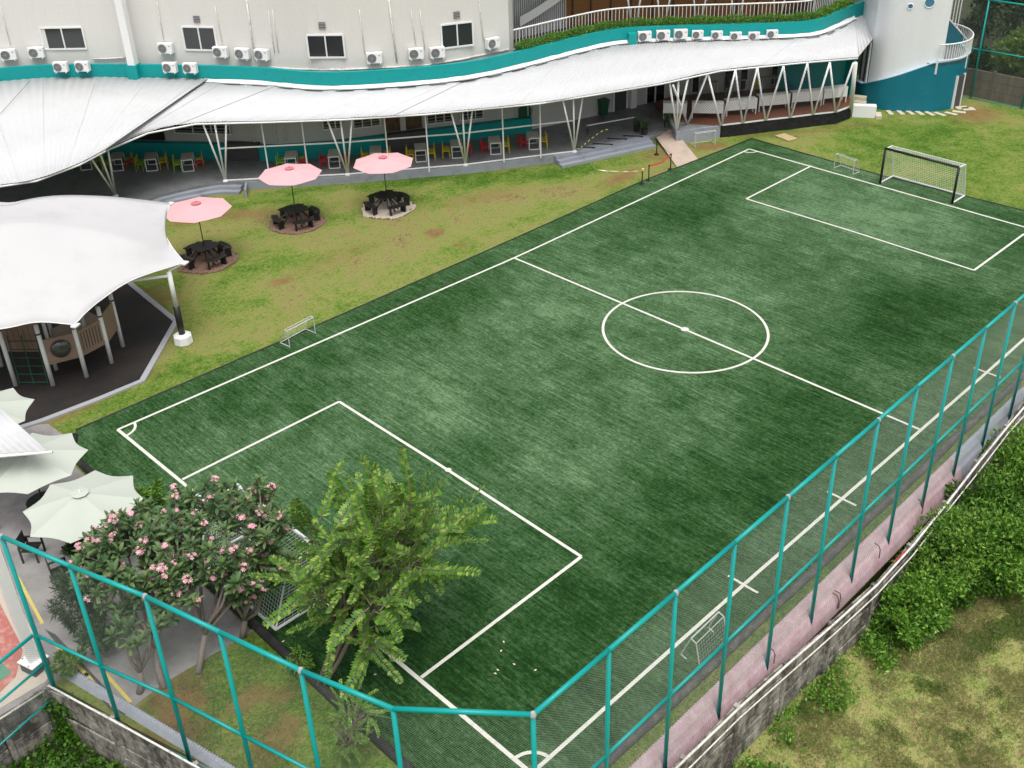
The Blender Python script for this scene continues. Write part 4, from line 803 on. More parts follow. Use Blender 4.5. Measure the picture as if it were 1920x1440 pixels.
for i, (q, ca, cb, lb) in enumerate(tl):
    p = at(*q, .452); rz = math.radians(-20 if i < 4 else -36) + math.radians(8)
    rz = math.radians(-38)+ (0 if i > 3 else math.radians(6))
    table(p, rz, 'pale topped dining '+lb, TG); c, s_ = math.cos(rz), math.sin(rz)
    for k, (sx, yy, colr) in enumerate(((-1, .30, ca), (-1, .82, 'lime' if i < 5 else ca), (1, .30, cb), (1, .82, 'yellow' if i < 5 else cb))):
        X, Y = sx*(.58+.05*RNG.random()), yy; loc = (p[0]+X*c-Y*s_, p[1]+X*s_+Y*c, .452)
        chair(colr, loc, rz+(-math.pi/2 if sx > 0 else math.pi/2)+RNG.normal(0, .12), colwords[colr]+' chair, '+['left near', 'left far', 'right near', 'right far'][k]+' side, '+lb.replace('half hidden in the dark under the canopy edge', 'half hidden under the canopy').replace('on the shaded terrace', 'on the terrace').replace('the curved step columns', 'the curved steps').replace('the column between two parasols', 'the column behind parasols').replace(' with yellow chairs', '').replace('behind the raking column right of the parasols', 'behind the raking column'), CG)
for i, (q, ca) in enumerate((((1342, 172), 'red'), ((1395, 168), 'lime'), ((1455, 164), 'yellow'), ((1500, 160), 'bluep'))):
    p = at(*q, ZP+.002); rz = math.radians(-35); table(p, rz+math.pi/2, 'grey topped table inside the pavilion, '+['leftmost behind the zigzag columns', 'second from left behind the zigzag columns', 'third from left behind the zigzag columns', 'rightmost behind the zigzag columns'][i], 'tables inside the pavilion')
    for k, cl_ in enumerate((ca, ('lime', 'yellow', 'bluep', 'red')[i])):
        loc = (p[0]+.9-1.0*k, p[1]-.35-.75*k, ZP+.002); chair(cl_, loc, RNG.random()*6, colwords[cl_]+' chair '+['right', 'left'][k]+' of the '+['leftmost', 'second', 'third', 'rightmost'][i]+' inner pavilion table', 'chairs inside the pavilion')
# wheelie bin
p = at(1130, 216, .452); t = thing('wheelie_bin', 'dark green wheeled rubbish bin against the white terrace wall', 'bin', p, math.radians(-20))
MB().add([(-.22, -.25, .06), (.22, -.25, .06), (.22, .22, .06), (-.22, .22, .06), (-.29, -.36, .98), (.29, -.36, .98), (.29, .30, .98), (-.29, .30, .98)], [(0, 3, 2, 1), (0, 1, 5, 4), (1, 2, 6, 5), (2, 3, 7, 6), (3, 0, 4, 7), (4, 5, 6, 7)]).build('body', MAT['binm'], t, bevel=.02)
MB().box((0, -.03, 1.02), (.64, .74, .07)).build('lid', MAT['binm'], t, bevel=.02); MB().tube((-.25, .36, 1.0), (.25, .36, 1.0), .02, n=6).build('handle', MAT['binm'], t)
for s_ in (-1, 1): MB().tube((s_*.26, .22, .1), (s_*.20, .22, .1), .1, n=12).build('wheel', MAT['black'], t)
# green arched cabinet board against wall
q, tt = onface(984, 226); t = thing('arched_green_board', 'small arched dark green board leaning on the wall above the bench end', 'board', (q[0], q[1], 1.36), math.atan2(tt[1], tt[0]))
MB().add([(x, y_, z) for y_ in (-.10, -.04) for x, z in ((-.4, 0), (.4, 0), (.4, .5), (.25, .72), (0, .8), (-.25, .72), (-.4, .5))], [tuple(range(7)), tuple(range(7, 14))[::-1]]+[(k, 7+k, 7+(k+1) % 7, (k+1) % 7) for k in range(7)]).build('board', MAT['binm'], t)
# pots with upright plants
def leafquad(mb, base, d, L, w, up=None, fold=.15):
    d = np.array(d, float); d /= np.linalg.norm(d)+1e-9; up = np.array((0, 0, 1.0)) if up is None else np.array(up, float)
    s_ = np.cross(d, up); n_ = np.linalg.norm(s_); s_ = s_/n_ if n_ > 1e-4 else np.array((1.0, 0, 0)); n2 = np.cross(s_, d); b = np.array(base, float)
    mb.add([b, b+d*L*.55+s_*w/2+n2*w*fold, b+d*L-n2*L*.10, b+d*L*.55-s_*w/2+n2*w*fold, b+d*L*.55], [(0, 1, 4), (1, 2, 4), (2, 3, 4), (3, 0, 4)])
for (q, lb, z) in (((1194, 246), 'snake plant in a black pot at the top of the steps, left one', .452), ((1208, 252), 'snake plant in a black pot beside the ramp, right one', .452), ((1250, 238), 'small dark potted plant on the grey pavilion corner', .76)):
    p = at(*q, z); t = thing('potted_plant', lb, 'plant', p); MB().lathe([(.17, 0), (.22, .36), (.19, .36), (.18, .3)], n=12).build('pot', MAT['pot'], t)
    f = MB()
    for k in range(34):
        a = RNG.random()*6.28; r = .12*RNG.random(); leafquad(f, (r*math.cos(a), r*math.sin(a), .3), (.3*math.cos(a), .3*math.sin(a), 1.0), .45+.35*RNG.random(), .075, up=(math.sin(a), -math.cos(a), .3))
    f.build('foliage', MAT['frangd'], t)
# white handrail with tape beside the ramp, bike bars, stanchions
a = np.array(at(1100, 252, .45)); b = np.array(at(1190, 236, .45)); t = thing('hand_barrier', 'low white barrier rail on black legs wrapped in yellow tape above the steps', 'barrier', a)
MB().tube(a+(0, 0, .55), b+(0, 0, .55), .04, n=8).build('rail', MAT['steel'], t, world=True)
for f in (.02, .98): q = a+(b-a)*f; MB().tube(q, q+(0, 0, .55), .03, n=6).build('leg', MAT['blacksteel'], t, world=True)
for i, q in enumerate(((1097, 277), (1130, 271), (1157, 261), (1187, 256))):
    p = np.array(at(*q, .455)); t = thing('floor_bar', 'short dark bar lying on the terrace floor above the steps, '+['leftmost', 'second from left', 'third from left', 'rightmost'][i], 'bar', p, group='dark bars on the terrace floor')
    MB().tube((-.35, .5, .04), (.35, -.5, .04), .03, n=6).build('bar', MAT['blacksteel'], t)
    for s_ in (-1, 1): MB().box((s_*.3, -s_*.43, .012), (.12, .12, .02)).build('foot', MAT['blacksteel'], t)
def tape(name, label, P, mats, w=.05, cat='tape'):
    t = thing(name, label, cat, P[0]); Q = resample(catmull(P, 8), 41)
    for m_i, mt in enumerate(mats):
        mb = MB()
        for k in range(40):
            if (k//2) % len(mats) == m_i:
                a, b = Q[k], Q[k+1]; up = np.array((0.02*math.sin(k), .02, w)); mb.add([a, b, b+up, a+up], [(0, 1, 2, 3)])
        mb.build('stripe', MAT[mt], t, world=True)
    return t
tape('caution_tape', 'yellow and black caution tape slung from the column foot to the white rail', [at(1077, 275, .9), at(1085, 280, .5), at(1105, 264, .7), at(1130, 246, 1.05), at(1145, 243, 1.05)], ['tapey', 'black'])
tape('caution_tape', 'slack yellow tape trailing on the grass towards the barrier posts', [at(1107, 305, .05), at(1118, 318, .1), at(1150, 322, .05), at(1190, 322, .4), at(1208, 318, .75)], ['tapey', 'white'])
tape('caution_tape', 'red tape stretched between two barrier posts beside the tiled ramp', [at(1217, 313, .8), at(1240, 306, .72), at(1257, 291, .85)], ['taper', 'taper'], .10)
tape('barrier_rope', 'dark red rope between two barrier posts on the ramp side', [at(1231, 261, .9), at(1243, 276, .65), at(1257, 289, .85)], ['taper', 'black'], .04)
for q, lb in (((1231, 290), 'black barrier post by the foot of the straight steps'), ((1257, 318), 'black barrier post on the tiled ramp edge'), ((1216, 340), 'black barrier post near the turf edge with red tape')):
    p = at(*q); t = thing('barrier_post', lb, 'barrier post', p, group='black barrier posts'); MB().lathe([(.16, 0), (.16, .03), (.03, .06)], n=12).build('base', MAT['blacksteel'], t); MB().tube((0, 0, .03), (0, 0, .92), .032, n=8).build('post', MAT['blacksteel'], t); MB().lathe([(.045, .88), (.045, .95)], n=8).build('cap', MAT['blacksteel'], t)
p = at(1203, 346); t = thing('barrier_post', 'leaning black barrier post with yellow tape at its top, nearest the turf', 'barrier post', p, group='black barrier posts'); MB().lathe([(.17, 0), (.17, .04), (.03, .07)], n=12).build('base', MAT['blacksteel'], t); MB().tube((0, 0, .03), (.18, .10, .85), .035, n=8).build('post', MAT['blacksteel'], t); MB().box((.17, .09, .80), (.1, .1, .12)).build('tape_wrap', MAT['tapey'], t)

# ================================================================ PICNIC TABLES WITH PINK PARASOLS
def picnic():
    t = thing('picnic_table', 'x', 'picnic table')
    for k in range(7):
        x = -.57+.19*k; h = math.sqrt(max(.66**2-(abs(x)+.06)**2, .02)); MB().box((x, 0, .74), (.175, 2*h, .04)).build('top_board', MAT['black'], t)
    for k in range(4):
        a = math.radians(45+90*k); r = 1.02; f = []
        for j, rr in enumerate((.92, 1.10)):
            mb = MB(); P = [(rr*math.cos(a+u), rr*math.sin(a+u)) for u in (-.50, -.25, 0, .25, .50)]; mb.wall(P, -.15, .42, .46); mb.build('bench_board', MAT['black'], t)
        for u in (-.38, .38):
            c = (math.cos(a+u)*1.04, math.sin(a+u)*1.04); MB().box((c[0], c[1], .21), (.09, .30, .42), a+u-math.pi/2).build('bench_leg', MAT['black'], t)
        MB().tube((.30*math.cos(a), .30*math.sin(a), .68), (1.12*math.cos(a), 1.12*math.sin(a), .30), .04, n=5).build('brace', MAT['black'], t); MB().tube((.2*math.cos(a), .2*math.sin(a), .70), (.75*math.cos(a), .75*math.sin(a), .02), .045, n=5).build('leg', MAT['black'], t)
    return t
def canopy_mesh(R, n, rise, sag, rings=6, flap=0.0, rot=0.0):
    """ribbed cloth: straight taut ribs, cloth dipping and scalloped between them"""
    G = []; m = n*6
    for i in range(rings+1):
        f = .06+.94*i/rings; row = []
        for k in range(m+1):
            a = rot+2*math.pi*k/m; u = (k % 6)/6; s_ = math.sin(math.pi*u); half = math.pi/n; edge = math.cos(half)/math.cos((u-.5)*2*half)
            r = R*f*(edge-flap*s_*f); z = rise*(1-f)**1.0 - sag*s_*f*(1-f*.3); row.append((r*math.cos(a), r*math.sin(a), z))
        G.append(row)
    return G
def parasol(label, loc, R, n, zc, rise, mat, vmat, group, sag=.02, flap=0.0, pole='blacksteel', base=True, rot=0.0, z0=0.0, name='parasol'):
    t = thing(name, label, 'parasol', loc, 0, group)
    o = MB().grid(canopy_mesh(R, n, rise, sag, flap=flap, rot=rot)).build('canopy', mat, t, solid=.008); o.location = (0, 0, zc)
    G = [[(x*.0, y*.0, rise*1.02+.03) for x, y, z in canopy_mesh(R*.16, n, .05, 0)[0]], [(x, y, rise*.97+.015) for x, y, z in canopy_mesh(R*.15, n, .05, 0, rot=rot)[-1]]]
    o = MB().grid(G).build('vent', vmat, t, solid=.01); o.location = (0, 0, zc); 
    MB().lathe([(.03, 0), (.045, .03), (.02, .1)], (0, 0, zc+rise), 8).build('finial', MAT['steel'] if vmat is MAT['cream'] else vmat, t)
    MB().tube((0, 0, .06 if base else z0), (0, 0, zc+rise), .024, n=8).build('pole', MAT[pole], t)
    for k in range(n):
        a = rot+2*math.pi*k/n; MB().tube((.05*math.cos(a), .05*math.sin(a), zc+rise-.06), ((R-.03)*math.cos(a), (R-.03)*math.sin(a), zc-.03), .012, n=4).build('rib', MAT[pole], t)
    return t
pic = None
pads = [((388, 489), (372, 386), 'nearest the white fabric canopy', 'irregular brown paving under the leftmost picnic table', 2.62), ((557, 418), (547, 326), 'in the middle of the three', 'brown brick paving under the middle picnic table', 2.62), ((727, 391), (724, 301), 'farthest right of the three', 'pale pinkish paving under the right picnic table', 2.50)]
for i, (c_, top, lb, pl, zt_) in enumerate(pads):
    p = at(*c_); rz = (.35, .15, .25)[i]
    t = structure('paved_octagon', MB().prism([(p[0]+r*math.cos(a), p[1]+r*math.sin(a)) for a, r in [(2*math.pi*k/10+.3, 1.42+.12*RNG.random()) for k in range(10)]], -.05, .02), MAT['rubble'] if False else MAT['soil'])
    k = 0; tiles = []
    for ix in range(-8, 9):
        for iy in range(-14, 15):
            x, y = ix*.20+(.10 if iy % 2 else 0), iy*.10
            if math.hypot(x, y) < 1.40+.06*math.sin(5*math.atan2(y, x)) and RNG.random() > .03: tiles.append((x, y))
    bm = MB().box((0, 0, 0), (.186, .088, .03)).mesh('brick', MAT['brick'] if i < 2 else MAT['courtc'])
    for x, y in tiles[:300]:
        o = bpy.data.objects.new('brick', bm); COL.objects.link(o); o.parent = t; cs, sn = math.cos(rz), math.sin(rz); o.location = (p[0]+x*cs-y*sn, p[1]+x*sn+y*cs, .026+RNG.normal(0, .003)); o.rotation_euler = (RNG.normal(0, .01), RNG.normal(0, .01), rz+RNG.normal(0, .02))
    o = picnic() if pic is None else copy_tree(pic); pic = pic or o
    place(o, (p[0], p[1], .045), rz+.4, 'black round picnic table with four curved benches, '+lb); o['group'] = 'black picnic tables on the lawn'
    ap = at(top[0], top[1], zt_+.30); 
    parasol('pale pink octagonal parasol over the picnic table '+lb, (p[0], p[1], .05), 1.60, 8, zt_, .32, MAT['pink'], MAT['pinkd'], 'pink parasols', rot=.2+.1*i)
# cream scalloped parasols on the paving
for i, (c_, R) in enumerate((((-3.80, -6.15), 1.72), ((-4.0, -2.85), 1.72), ((-4.05, 1.05), 1.72))):
    parasol('large off white scalloped parasol '+['in front, its finial showing, beside the flowering trees', 'in the middle, partly under the small white roof', 'farthest back beside the black playground'][i], (*c_, .012), R, 8, 2.25, .46, MAT['cream'], MAT['cream'], 'off white parasols', sag=.05, flap=.07, rot=.15+.2*i)
    t = thing('round_table', ['dark table below the front off white parasol', 'dark table below the middle off white parasol', 'dark table below the rear off white parasol'][i], 'table', (*c_, .014)); MB().lathe([(.5, .70), (.5, .73), (.02, .735)], n=16).build('tabletop', MAT['black'], t); MB().lathe([(.28, 0), (.28, .03), (.06, .06), (.06, .7)], n=10).build('pedestal', MAT['black'], t)
ach = None
for i, (x, y, rz, lb) in enumerate(((-4.95, -6.1, 1.4, 'black slatted armchair at the left edge of the front off white parasol'), (-4.9, -7.0, 2.2, 'black slatted armchair peeking out below the front off white parasol'), (-4.2, -7.6, 2.9, 'black chair mostly under the front off white parasol, nearest the fence'), (-5.1, -4.4, .8, 'black chair between the front and middle off white parasols'))):
    if ach is None:
        t = thing('patio_chair', 'x', 'chair')
        for k in range(5): MB().box((-.2+.1*k, 0, .40), (.08, .48, .025)).build('seat_slat', MAT['black'], t)
        for k in range(5): MB().box((-.2+.1*k, .26, .66), (.075, .025, .46)).build('back_slat', MAT['black'], t)
        for sx in (-1, 1):
            MB().box((sx*.27, 0, .60), (.06, .52, .03)).build('armrest', MAT['black'], t)
            for sy in (-1, 1): MB().box((sx*.27, sy*.23, .30), (.05, .05, .60)).build('leg', MAT['black'], t)
        ach = t
    else: t = copy_tree(ach)
    place(t, (x, y, .013), rz, lb); t['group'] = 'black patio chairs'

# ================================================================ GOALS
def netpanel(mb, a, b, c, d, n1, n2, r=.004, sag=0):
    """rope net over the quad a-b-c-d"""
    a, b, c, d = [np.array(v, float) for v in (a, b, c, d)]
    def P(u, v): q = (a*(1-u)+b*u)*(1-v)+(d*(1-u)+c*u)*v; return q+np.array((0, 0, -sag*math.sin(math.pi*u)*math.sin(math.pi*v)))
    for i in range(n1+1): mb.path([P(i/n1, v) for v in np.linspace(0, 1, 6)], r, 3)
    for j in range(n2+1): mb.path([P(u, j/n2) for u in np.linspace(0, 1, 6)], r, 3)
def big_goal(label, loc, rz, front, back, w=4.15, h=2.0, dt=.75, db=1.35, nr=.005, mw=.055):
    """mouth along local y, net towards +x"""
    t = thing('football_goal', label, 'goal', loc, rz, 'full size goals on the pitch')
    for s_ in (-1, 1):
        y = s_*w/2; MB().tube((0, y, 0), (0, y, h+.0), mw, n=10).build('goal_post', front, t, smooth=True)
        MB().tube((0, y, h-.02), (dt, y, h-.06), .03, n=8).build('side_top_bar', back, t); MB().tube((0, y, .04), (db, y, .04), .045, n=8).build('ground_bar', back, t); MB().tube((dt, y, h-.06), (db, y, .04), .03, n=8).build('back_stay', back, t)
    MB().tube((0, -w/2, h), (0, w/2, h), mw, n=10).build('crossbar', front, t, smooth=True); MB().tube((db, -w/2, .04), (db, w/2, .04), .045, n=8).build('back_ground_bar', back, t)
    MB().tube((dt, -w/2, h-.06), (dt, w/2, h-.06), .018, n=6).build('back_top_bar', back, t)
    m_ = MB(); netpanel(m_, (dt, -w/2, h-.06), (dt, w/2, h-.06), (db, w/2, .05), (db, -w/2, .05), 34, 17, nr); netpanel(m_, (0, -w/2, h), (0, w/2, h), (dt, w/2, h-.06), (dt, -w/2, h-.06), 34, 6, nr, .03)
    for y in (-w/2, w/2): netpanel(m_, (0, y, h), (dt, y, h-.06), (db, y, .05), (0, y, .05), 6, 17, nr)
    m_.build('net', MAT['net'], t); return t
a = np.array(at(1650, 345)); b = np.array(at(1785, 383)); c = (a+b)/2
big_goal('far football goal with black posts and white net', (c[0]-.0, c[1], .036), math.atan2(b[1]-a[1], b[0]-a[0])+math.pi/2, MAT['black'], MAT['steel'], w=float(np.linalg.norm(b-a)), mw=.065)
big_goal('near football goal with white frame and net behind the flowering trees', (.0, -10.42, .036), math.pi, MAT['white'], MAT['white'], dt=.95, db=1.66, nr=.0055, mw=.055)
def mini_goal(label, loc, rz, lean=0.0, w=1.25, h=.78, d=.6):
    t = thing('mini_goal', label, 'mini goal', loc, rz, 'small white training goals')
    for s_ in (-1, 1):
        y = s_*w/2; MB().tube((0, y, .0), (-.0, y, h), .022, n=7).build('post', MAT['goalw'], t); MB().tube((0, y, .03), (d, y, .03), .02, n=7).build('ground_bar', MAT['goalw'], t); MB().tube((.18, y, h), (d, y, .03), .02, n=7).build('stay', MAT['goalw'], t); MB().tube((0, y, h), (.18, y, h), .02, n=7).build('top_bar', MAT['goalw'], t)
    MB().tube((0, -w/2, h), (0, w/2, h), .022, n=7).build('crossbar', MAT['goalw'], t); MB().tube((d, -w/2, .03), (d, w/2, .03), .02, n=7).build('back_bar', MAT['goalw'], t); MB().tube((.18, -w/2, h), (.18, w/2, h), .014, n=6).build('back_top_bar', MAT['goalw'], t)
    m_ = MB(); netpanel(m_, (.18, -w/2, h), (.18, w/2, h), (d, w/2, .03), (d, -w/2, .03), 12, 8, .0018); m_.build('net', MAT['net'], t)
    if lean: t.rotation_euler = (0, lean, rz)
    return t
mini_goal('small white training goal beside the near end of the left touchline', (*at(568, 640)[:2], .04), math.radians(97), w=1.4)
mini_goal('small grey framed training goal beyond the far left corner in front of the grey plinth', (*at(1322, 274)[:2], .01), math.radians(62), w=1.3, h=.85)
mini_goal('small white training goal behind the far goal line left of the black goal', (*at(1581, 323)[:2], .04), math.radians(-8), w=1.3, h=.85)
mini_goal('small white training goal tipped forward on the right touchline behind the teal fence', (*at(1302, 1205)[:2], .06), math.radians(-88), lean=.35, w=1.3, h=.85, d=.7)

# ================================================================ BLUE TOWER
tw = thing('blue_tower', 'white round-cornered stair tower with blue curved base and balcony', 'building', (54, -3, 0))
b0 = catmull([(52.4, .7), (51.7, -.3), (51.2, -1.5), (51.35, -2.5), (51.95, -3.5), (52.85, -4.6), (54.2, -5.3), (55.5, -5.35), (56.8, -4.9), (57.9, -4.0), (58.5, -2.6), (58.4, -1.0)], 6)
def seen_top(p):
    return None
sx_ = np.r_[0, np.cumsum(np.linalg.norm(np.diff(np.array(b0)[:, :2], axis=0), axis=1))]
zt_ = np.interp(sx_, [0, 1.3, sx_[24]+.3, sx_[60]], [1.15, 1.25, 3.1, 3.1])
zt_ = np.interp(sx_, [0, 1.25, 5.9, 7.3, 30], [1.2, 1.25, 3.15, 3.2, 3.2])
MB().wall(b0, .28, -.05, list(zt_)).build('curved_base', MAT['blue'], tw, world=True)
MB().wall(offset(b0, -.012), .31, list(zt_+.002), list(zt_+.05)).build('base_coping', MAT['step'] if False else simple('pale_blue_trim', (.42, .55, .62), .5), tw, world=True)
ins = offset(b0, .26); nW = 33
wallp = [tuple(p) for p in ins[7:nW]]
MB().wall(wallp, .2, 0.0, 13).build('tower_wall', MAT['towerw'], tw, world=True)
w0 = np.array(wallp[0]); MB().wall([(55.6, 2.6), tuple(w0)], .2, 3.9, 13).build('tower_wall', MAT['towerw'], tw, world=True)
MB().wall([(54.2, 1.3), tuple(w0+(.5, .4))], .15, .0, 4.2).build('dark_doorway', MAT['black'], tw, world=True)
MB().box((w0[0]+.2, w0[1]+.25, 2.0), (.28, .1, 3.9), .8).build('door_jamb', MAT['white'], tw, world=True)
MB().box((53.3, .2, 2.4), (.14, .9, 3.4), .5).build('white_partition', MAT['white'], tw, world=True)
MB().prism([(51.2, 1.3), (52.4, .9), (52.6, -.8), (54.5, 1.2), (53, 3)], .2, ZP-.01).build('landing', MAT['terr'], tw, world=True)
w1 = np.array(wallp[-1]); MB().wall([tuple(w1), (w1[0]+2.0, w1[1]+3.2)], .2, 0, 13).build('tower_return_wall', MAT['towerw'], tw, world=True)
# deck, balustrade
dk = [tuple(p) for p in b0[28:]]+[(57, 1.5), (54.5, -.5)]
MB().prism(dk, 2.95, 3.12).build('balcony_deck', MAT['terr'], tw, world=True)
rp = catmull([tuple(p) for p in b0[30::4]]+[(57.6, .3), (56.6, 1.0)], 8); rp = resample([(p[0], p[1]) for p in rp], 62)
MB().path([(*p, 4.28) for p in rp], .045, 8).build('handrail', MAT['white'], tw, world=True, smooth=True); MB().path([(*p, 3.30) for p in rp], .035, 6).build('bottom_rail', MAT['white'], tw, world=True)
for p in rp: MB().tube((*p, 3.28), (*p, 4.27), .024, n=4, cap=False).build('baluster', MAT['white'], tw, world=True)
for k in (0, 14, 28, 42): MB().box((rp[k][0], rp[k][1], 2.95), (.09, .09, 1.0)).build('rail_bracket', MAT['white'], tw, world=True)
# blue stair side and tall bars
A_ = np.array(at(1749, 84, 3.12)[:2]); B_ = np.array(at(1812, 84, 3.12)[:2])
MB().wall([tuple(A_), tuple(A_*.5+B_*.5), tuple(B_)], .12, 3.05, [5.5, 4.45, 3.4]).build('stair_side', MAT['blue'], tw, world=True)
MB().path([(*A_, 5.55), (*B_, 3.45)], .05, 6).build('stair_rail', MAT['white'], tw, world=True)
for k in range(8):
    f = .02+.62*k/7; q = A_+(B_-A_)*f; MB().tube((*q, 5.5-2.1*f), (*q, 12), .038, n=5).build('stair_bar', MAT['white'], tw, world=True)
# round windows
for x, y, r in ((1707, 12, .17), (1743, 5, .30)):
    q, tt = onwall(x, y, wallp); n_ = np.array((tt[1], -tt[0])); mb = MB(); A = np.linspace(0, 2*math.pi, 25)[:-1]
    mb.add([(q[0]+tt[0]*r*math.cos(a)+n_[0]*.012, q[1]+tt[1]*r*math.cos(a)+n_[1]*.012, q[2]+r*math.sin(a)) for a in A], [tuple(range(24))]).build('round_window', simple('blue_glass', (.06, .20, .34), .1), tw, world=True)
    MB().path([(q[0]+tt[0]*r*math.cos(a)+n_[0]*.02, q[1]+tt[1]*r*math.cos(a)+n_[1]*.02, q[2]+r*math.sin(a)) for a in np.linspace(0, 2*math.pi, 25)], .03, 5).build('window_ring', MAT['white'], tw, world=True)
# door of the drum
q, tt = onwall(1797, 165, [tuple(p) for p in b0]); n_ = (tt[1], -tt[0]); rz = math.atan2(tt[1], tt[0])
MB().box((q[0]+n_[0]*.02, q[1]+n_[1]*.02, 1.05), (.85, .08, 2.05), rz).build('door', MAT['dkgrey'], tw, world=True)
for s_ in (-.45, .45): MB().box((q[0]+n_[0]*.04+tt[0]*s_, q[1]+n_[1]*.04+tt[1]*s_, 1.08), (.08, .14, 2.15), rz).build('door_frame', MAT['white'], tw, world=True)
# white box wall by the drum and its pale step
a = np.array(at(1597, 220)); b = np.array(at(1641, 222)); d = b-a; t = thing('white_planter_box', 'long low white box standing in the grass between the pavilion and the blue tower', 'box', a, math.atan2(d[1], d[0])); L = float(np.linalg.norm(d))
MB().box((L/2, .28, .38), (L, .5, .78)).build('box', MAT['white'], t, bevel=.02); MB().box((L+.2, .28, .1), (.35, .9, .2)).build('pale_step', MAT['slab'], t)
t = thing('entry_steps', 'pale stone steps behind the white box at the tower entrance', 'steps', (50.3, -.9, 0))
for k in range(3): MB().box((.35*k, .2*k+.1, .1+.12*k), (.5, 1.3, .2+.2*k), .35).build('step', MAT['slab'], t)
# ================================================================ WHITE TENSILE CANOPY, POLE, PLAYHOUSE
tc = thing('tensile_canopy', 'large white stretched fabric canopy over the playground', 'canopy', (2, 9, 0))
def _pt(x, y, z): return np.array(at(x, y, z))
C1, C2, C3 = _pt(346, 492, 3.65), _pt(141, 609, 3.35), _pt(319, 381, 4.0)
front = [_pt(-330, 700, 3.3), _pt(-140, 632, 3.55), _pt(0, 617, 3.55), _pt(70, 604, 3.5), C2, _pt(157, 590, 3.5), _pt(190, 562, 3.6), _pt(250, 524, 3.72), C1]
side = [C1, _pt(322, 462, 3.8), _pt(306, 425, 3.9), C3]
ridge = [_pt(-330, 470, 5.6), _pt(-120, 440, 5.7), _pt(0, 425, 5.7), _pt(60, 420, 5.6), _pt(120, 425, 5.3), _pt(200, 440, 4.9), _pt(265, 460, 4.4), _pt(310, 480, 3.95), C1]
backe = [_pt(-330, 375, 5.1), _pt(-120, 368, 5.1), _pt(0, 385, 5.2), _pt(60, 372, 5.1), _pt(120, 366, 5.0), _pt(200, 368, 4.75), _pt(265, 374, 4.35), _pt(300, 378, 4.12), C3]
def dense(P, n): return resample([tuple(p) for p in catmull(P[:5], 6)[:-1]+catmull(P[4:], 6)], n) if P is front else resample([tuple(p) for p in catmull(P, 6)], n)
N = 49; F = dense(front, N); Rg = dense(ridge, N); Bk = dense(backe, N)
G = []
for v in np.linspace(0, 1, 21):
    row = []
    for k in range(N):
        if v < .5: w = v/.5; q = F[k]*(1-w)+Rg[k]*w+np.array((0, 0, -.22*math.sin(math.pi*w)*(1-k/(N-1))))
        else: w = (v-.5)/.5; q = Rg[k]*(1-w)+Bk[k]*w
        row.append(q)
    G.append(row)
# blend the right end onto the scalloped side cable
S = resample([tuple(p) for p in catmull(side, 6)], 21)
for i in range(21):
    for j in range(8):
        k = N-1-j; wgt = (1-j/8)**2; G[i][k] = G[i][k]*(1-wgt)+S[i]*wgt
mem = MB().grid([[tuple(q) for q in r] for r in G]).build('membrane', MAT['membrane'], tc, world=True, smooth=True, solid=.012)
# second hidden sail behind: grey-white rear slope
KR = int(N*.62); tp_ = [max(0, 1-k/KR)**.7 for k in range(N)]
rear = [[tuple(q) for q in Bk], [tuple(q+np.array((.9, 1.2, -.05))*tp_[k]) for k, q in enumerate(Bk)], [tuple(q+np.array((1.7, 2.3, -1.0))*tp_[k]) for k, q in enumerate(Bk)]]
MB().grid([[rear[a][k] for k in range(0, KR+1)] for a in range(3)]).build('rear_membrane', MAT['membrane'], tc, world=True, smooth=True)
for P, nm in ((front, 'edge_cable'), (side, 'edge_cable')): MB().path([tuple(p) for p in (F if P is front else S)], .022, 6).build(nm, MAT['steel'], tc, world=True, smooth=True)
for c in (C1, C2, C3): MB().box((c[0], c[1], c[2]-.03), (.30, .22, .07), .5).build('corner_plate', MAT['steel'], tc, world=True, bevel=.01)
g0 = at(345, 643); pt = C1+np.array((-.25, .15, -.05)); gg = np.array((g0[0], g0[1], .3)); top = np.array(at(316, 508, 3.45)); md = gg+(top-gg)*.47
t = thing('canopy_mast', 'slanted white steel mast with black padded foot under the fabric canopy corner', 'mast', g0)
MB().tube(md, top, .10, n=12).build('mast', MAT['white'], t, world=True, smooth=True); MB().tube(gg, md, .135, n=12).build('black_padding', MAT['black'], t, world=True, smooth=True)
MB().tube(gg+(top-gg)*.93, at(240, 527, 3.5), .06, n=8).build('brace', MAT['white'], t, world=True); MB().tube(top, C1, .05, n=8).build('tie', MAT['white'], t, world=True)
MB().lathe([(.36, 0), (.40, .05), (.38, .38), (.28, .46)], (g0[0], g0[1], 0), 8).build('footing', MAT['white'], t, world=True)
